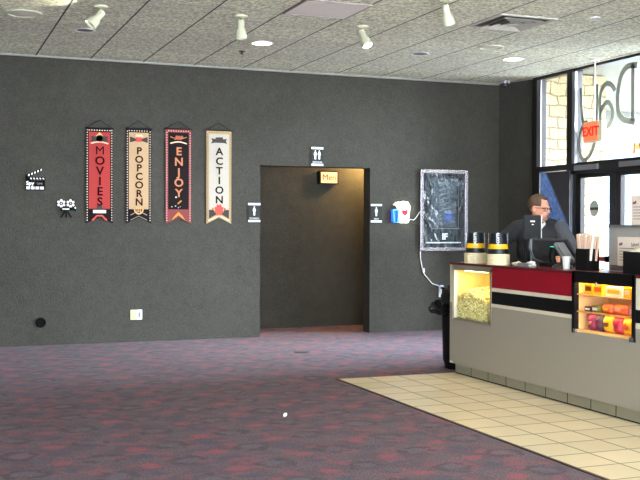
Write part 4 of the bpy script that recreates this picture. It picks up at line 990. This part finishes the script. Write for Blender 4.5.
# shirt, sleeves, trousers, shoes
q = MB(); q.ball((0, .01, 1.00), (.205, .155, .17), SKIN, 20); q.ball((0, .0, 1.16), (.20, .165, .20), SKIN, 20); q.ball((0, -.005, 1.29), (.215, .145, .15), SKIN, 20)
limb(q, [(-.16, .01, 1.385, .062), (0, .02, 1.415, .070), (.16, .01, 1.385, .062)])
limb(q, [(-.19, .0, 1.36, .082), (-.40, .02, 1.19, .064), (-.375, -.17, 1.115, .050)])
shirt = voxel(q, 'shirt', pers, .010, 4, [SHIRT])
q = MB(); limb(q, [(.20, .0, 1.355, .086), (.30, -.22, 1.17, .066), (.19, -.41, 1.125, .048)]); voxel(q, 'sleeve', pers, .010, 3, [SLEEVE])
b = MB()
for s in (-1, 1): b.poly([(0, 0), (s*.055, .045), (s*.062, .02), (s*.022, -.03)], .006, pm('pale_collar', (206, 204, 200), .7), Matrix.Translation((0, -.118, 1.385)) @ Matrix.Rotation(-.45, 4, 'X'))
b.build('collar', shirt, origin=(0, 0, 0))
q = MB(); q.ball((0, .02, .95), (.195, .15, .14), SKIN, 20)
for s in (-1, 1): limb(q, [(s*.10, .02, .90, .105), (s*.11, 0, .50, .082), (s*.11, .03, .07, .066)])
voxel(q, 'trousers', pers, .012, 3, [pm('black_trousers', (26, 26, 30), .8)])
for s in (-1, 1):
    b = MB(); b.ball((s*.11, -.055, .035), (.052, .15, .05), BLACK, 16)
    for v in b.v: v.z = max(v.z, 0)
    b.build('shoe', pers, origin=(0, 0, 0), smooth=True)

# ------------------------------------------------------------------ light
def lamp(kind, name, loc, energy, color=(1, 1, 1), rot=None, **k):
    l = bpy.data.lights.new(name, kind); l.energy = energy; l.color = color
    for a, v in k.items(): setattr(l, a, v)
    o = bpy.data.objects.new(name, l); COL.objects.link(o); o.location = loc
    if rot: o.rotation_euler = rot
    return o
WARM = (1, .84, .62); NEUT = (1, .93, .82)
for x, y in ((3.34, 10.25), (6.335, 10.12)): lamp('SPOT', 'downlight', (x, y, HC-.03), 60, NEUT, spot_size=2.3, spot_blend=.8, shadow_soft_size=.08)
for x, y, e in ((4.1, 4.4, 50), (4.2, 6.6, 85), (3.9, 2.2, 50)): lamp('SPOT', 'downlight', (x, y, HC-.03), e, (1, .86, .66), spot_size=2.0, spot_blend=.8, shadow_soft_size=.08)
for x, y in ((.6, 4.2), (.6, 7.2), (2.3, 5.6), (-1.2, 5.6)): lamp('SPOT', 'downlight', (x, y, HC-.03), 15, (1, .86, .72), spot_size=2.4, spot_blend=.8, shadow_soft_size=.08)
o = lamp('SPOT', 'spotlight', ps, 40, WARM, spot_size=1.6, spot_blend=.6, shadow_soft_size=.04); o.rotation_euler = ds.to_track_quat('-Z', 'Y').to_euler()
o = lamp('SPOT', 'spotlight', (1.36, 9.05, HC-.15), 26, (1, .95, .75), spot_size=1.9, spot_blend=.3, shadow_soft_size=.04); o.rotation_euler = Vector((-1, -.25, .12)).to_track_quat('-Z', 'Y').to_euler()
lamp('POINT', 'passage_lamp', (5.76, 12.72, 2.34), 120, (1, .62, .22), shadow_soft_size=.08)
lamp('AREA', 'popcorn_lamp', (CX+.07, 8.05, PZ1-.05), 3.0, (1, .80, .42), shape='RECTANGLE', size=.05, size_y=.4)
lamp('AREA', 'candy_lamp', (CX+.06, 6.15, .97), 2.4, (1, .72, .34), shape='RECTANGLE', size=.04, size_y=.6)
for z in (.86, .73): lamp('AREA', 'shelf_lamp', (CX+.05, 6.15, z), .55, (1, .70, .36), shape='RECTANGLE', size=.03, size_y=.6)
sun = lamp('SUN', 'sun', (12, 30, 20), 6, (1, .96, .90), angle=.01); sun.rotation_euler = Vector((-.10, -.75, -.65)).to_track_quat('-Z', 'Y').to_euler()

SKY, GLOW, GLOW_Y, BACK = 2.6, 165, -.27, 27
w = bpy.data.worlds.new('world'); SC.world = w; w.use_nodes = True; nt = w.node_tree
bg = nt.nodes['Background']; tc = nt.nodes.new('ShaderNodeTexCoord'); sp = nt.nodes.new('ShaderNodeSeparateXYZ'); nt.links.new(tc.outputs['Generated'], sp.inputs[0])
mr = nt.nodes.new('ShaderNodeMapRange'); mr.inputs[1].default_value = 0; mr.inputs[2].default_value = .6; nt.links.new(sp.outputs[2], mr.inputs[0])
mx = nt.nodes.new('ShaderNodeMix'); mx.data_type = 'RGBA'; nt.links.new(mr.outputs[0], mx.inputs[0]); mx.inputs[6].default_value = (.80, .90, 1, 1); mx.inputs[7].default_value = (.62, .78, 1, 1)
# unseen bright sky lobe, added to throw the daylight patch through the glass doors
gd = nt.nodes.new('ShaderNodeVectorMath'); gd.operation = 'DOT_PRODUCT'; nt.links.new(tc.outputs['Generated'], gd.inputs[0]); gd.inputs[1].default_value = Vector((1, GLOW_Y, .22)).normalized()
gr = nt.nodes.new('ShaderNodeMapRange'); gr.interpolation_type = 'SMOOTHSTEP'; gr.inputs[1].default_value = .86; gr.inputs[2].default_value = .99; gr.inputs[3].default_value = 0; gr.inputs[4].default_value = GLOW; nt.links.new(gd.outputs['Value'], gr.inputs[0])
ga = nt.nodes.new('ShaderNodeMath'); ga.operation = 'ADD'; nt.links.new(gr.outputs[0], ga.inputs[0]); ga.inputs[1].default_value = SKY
br = nt.nodes.new('ShaderNodeMapRange'); br.interpolation_type = 'SMOOTHSTEP'; br.inputs[1].default_value = -.05; br.inputs[2].default_value = -.45; br.inputs[4].default_value = BACK; nt.links.new(sp.outputs[1], br.inputs[0])   # sky brightened behind the camera, added fill through the open front wall
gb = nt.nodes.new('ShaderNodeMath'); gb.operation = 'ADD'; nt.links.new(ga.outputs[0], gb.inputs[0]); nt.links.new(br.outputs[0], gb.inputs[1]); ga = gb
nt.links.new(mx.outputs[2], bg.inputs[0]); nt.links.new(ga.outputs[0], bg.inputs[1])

SC.view_settings.view_transform = 'Standard'; SC.view_settings.look = 'None'; SC.view_settings.exposure = 0; SC.view_settings.gamma = 1; SC.view_settings.use_curve_mapping = False
for o in bpy.data.objects:
    if '_o' in o: del o['_o']
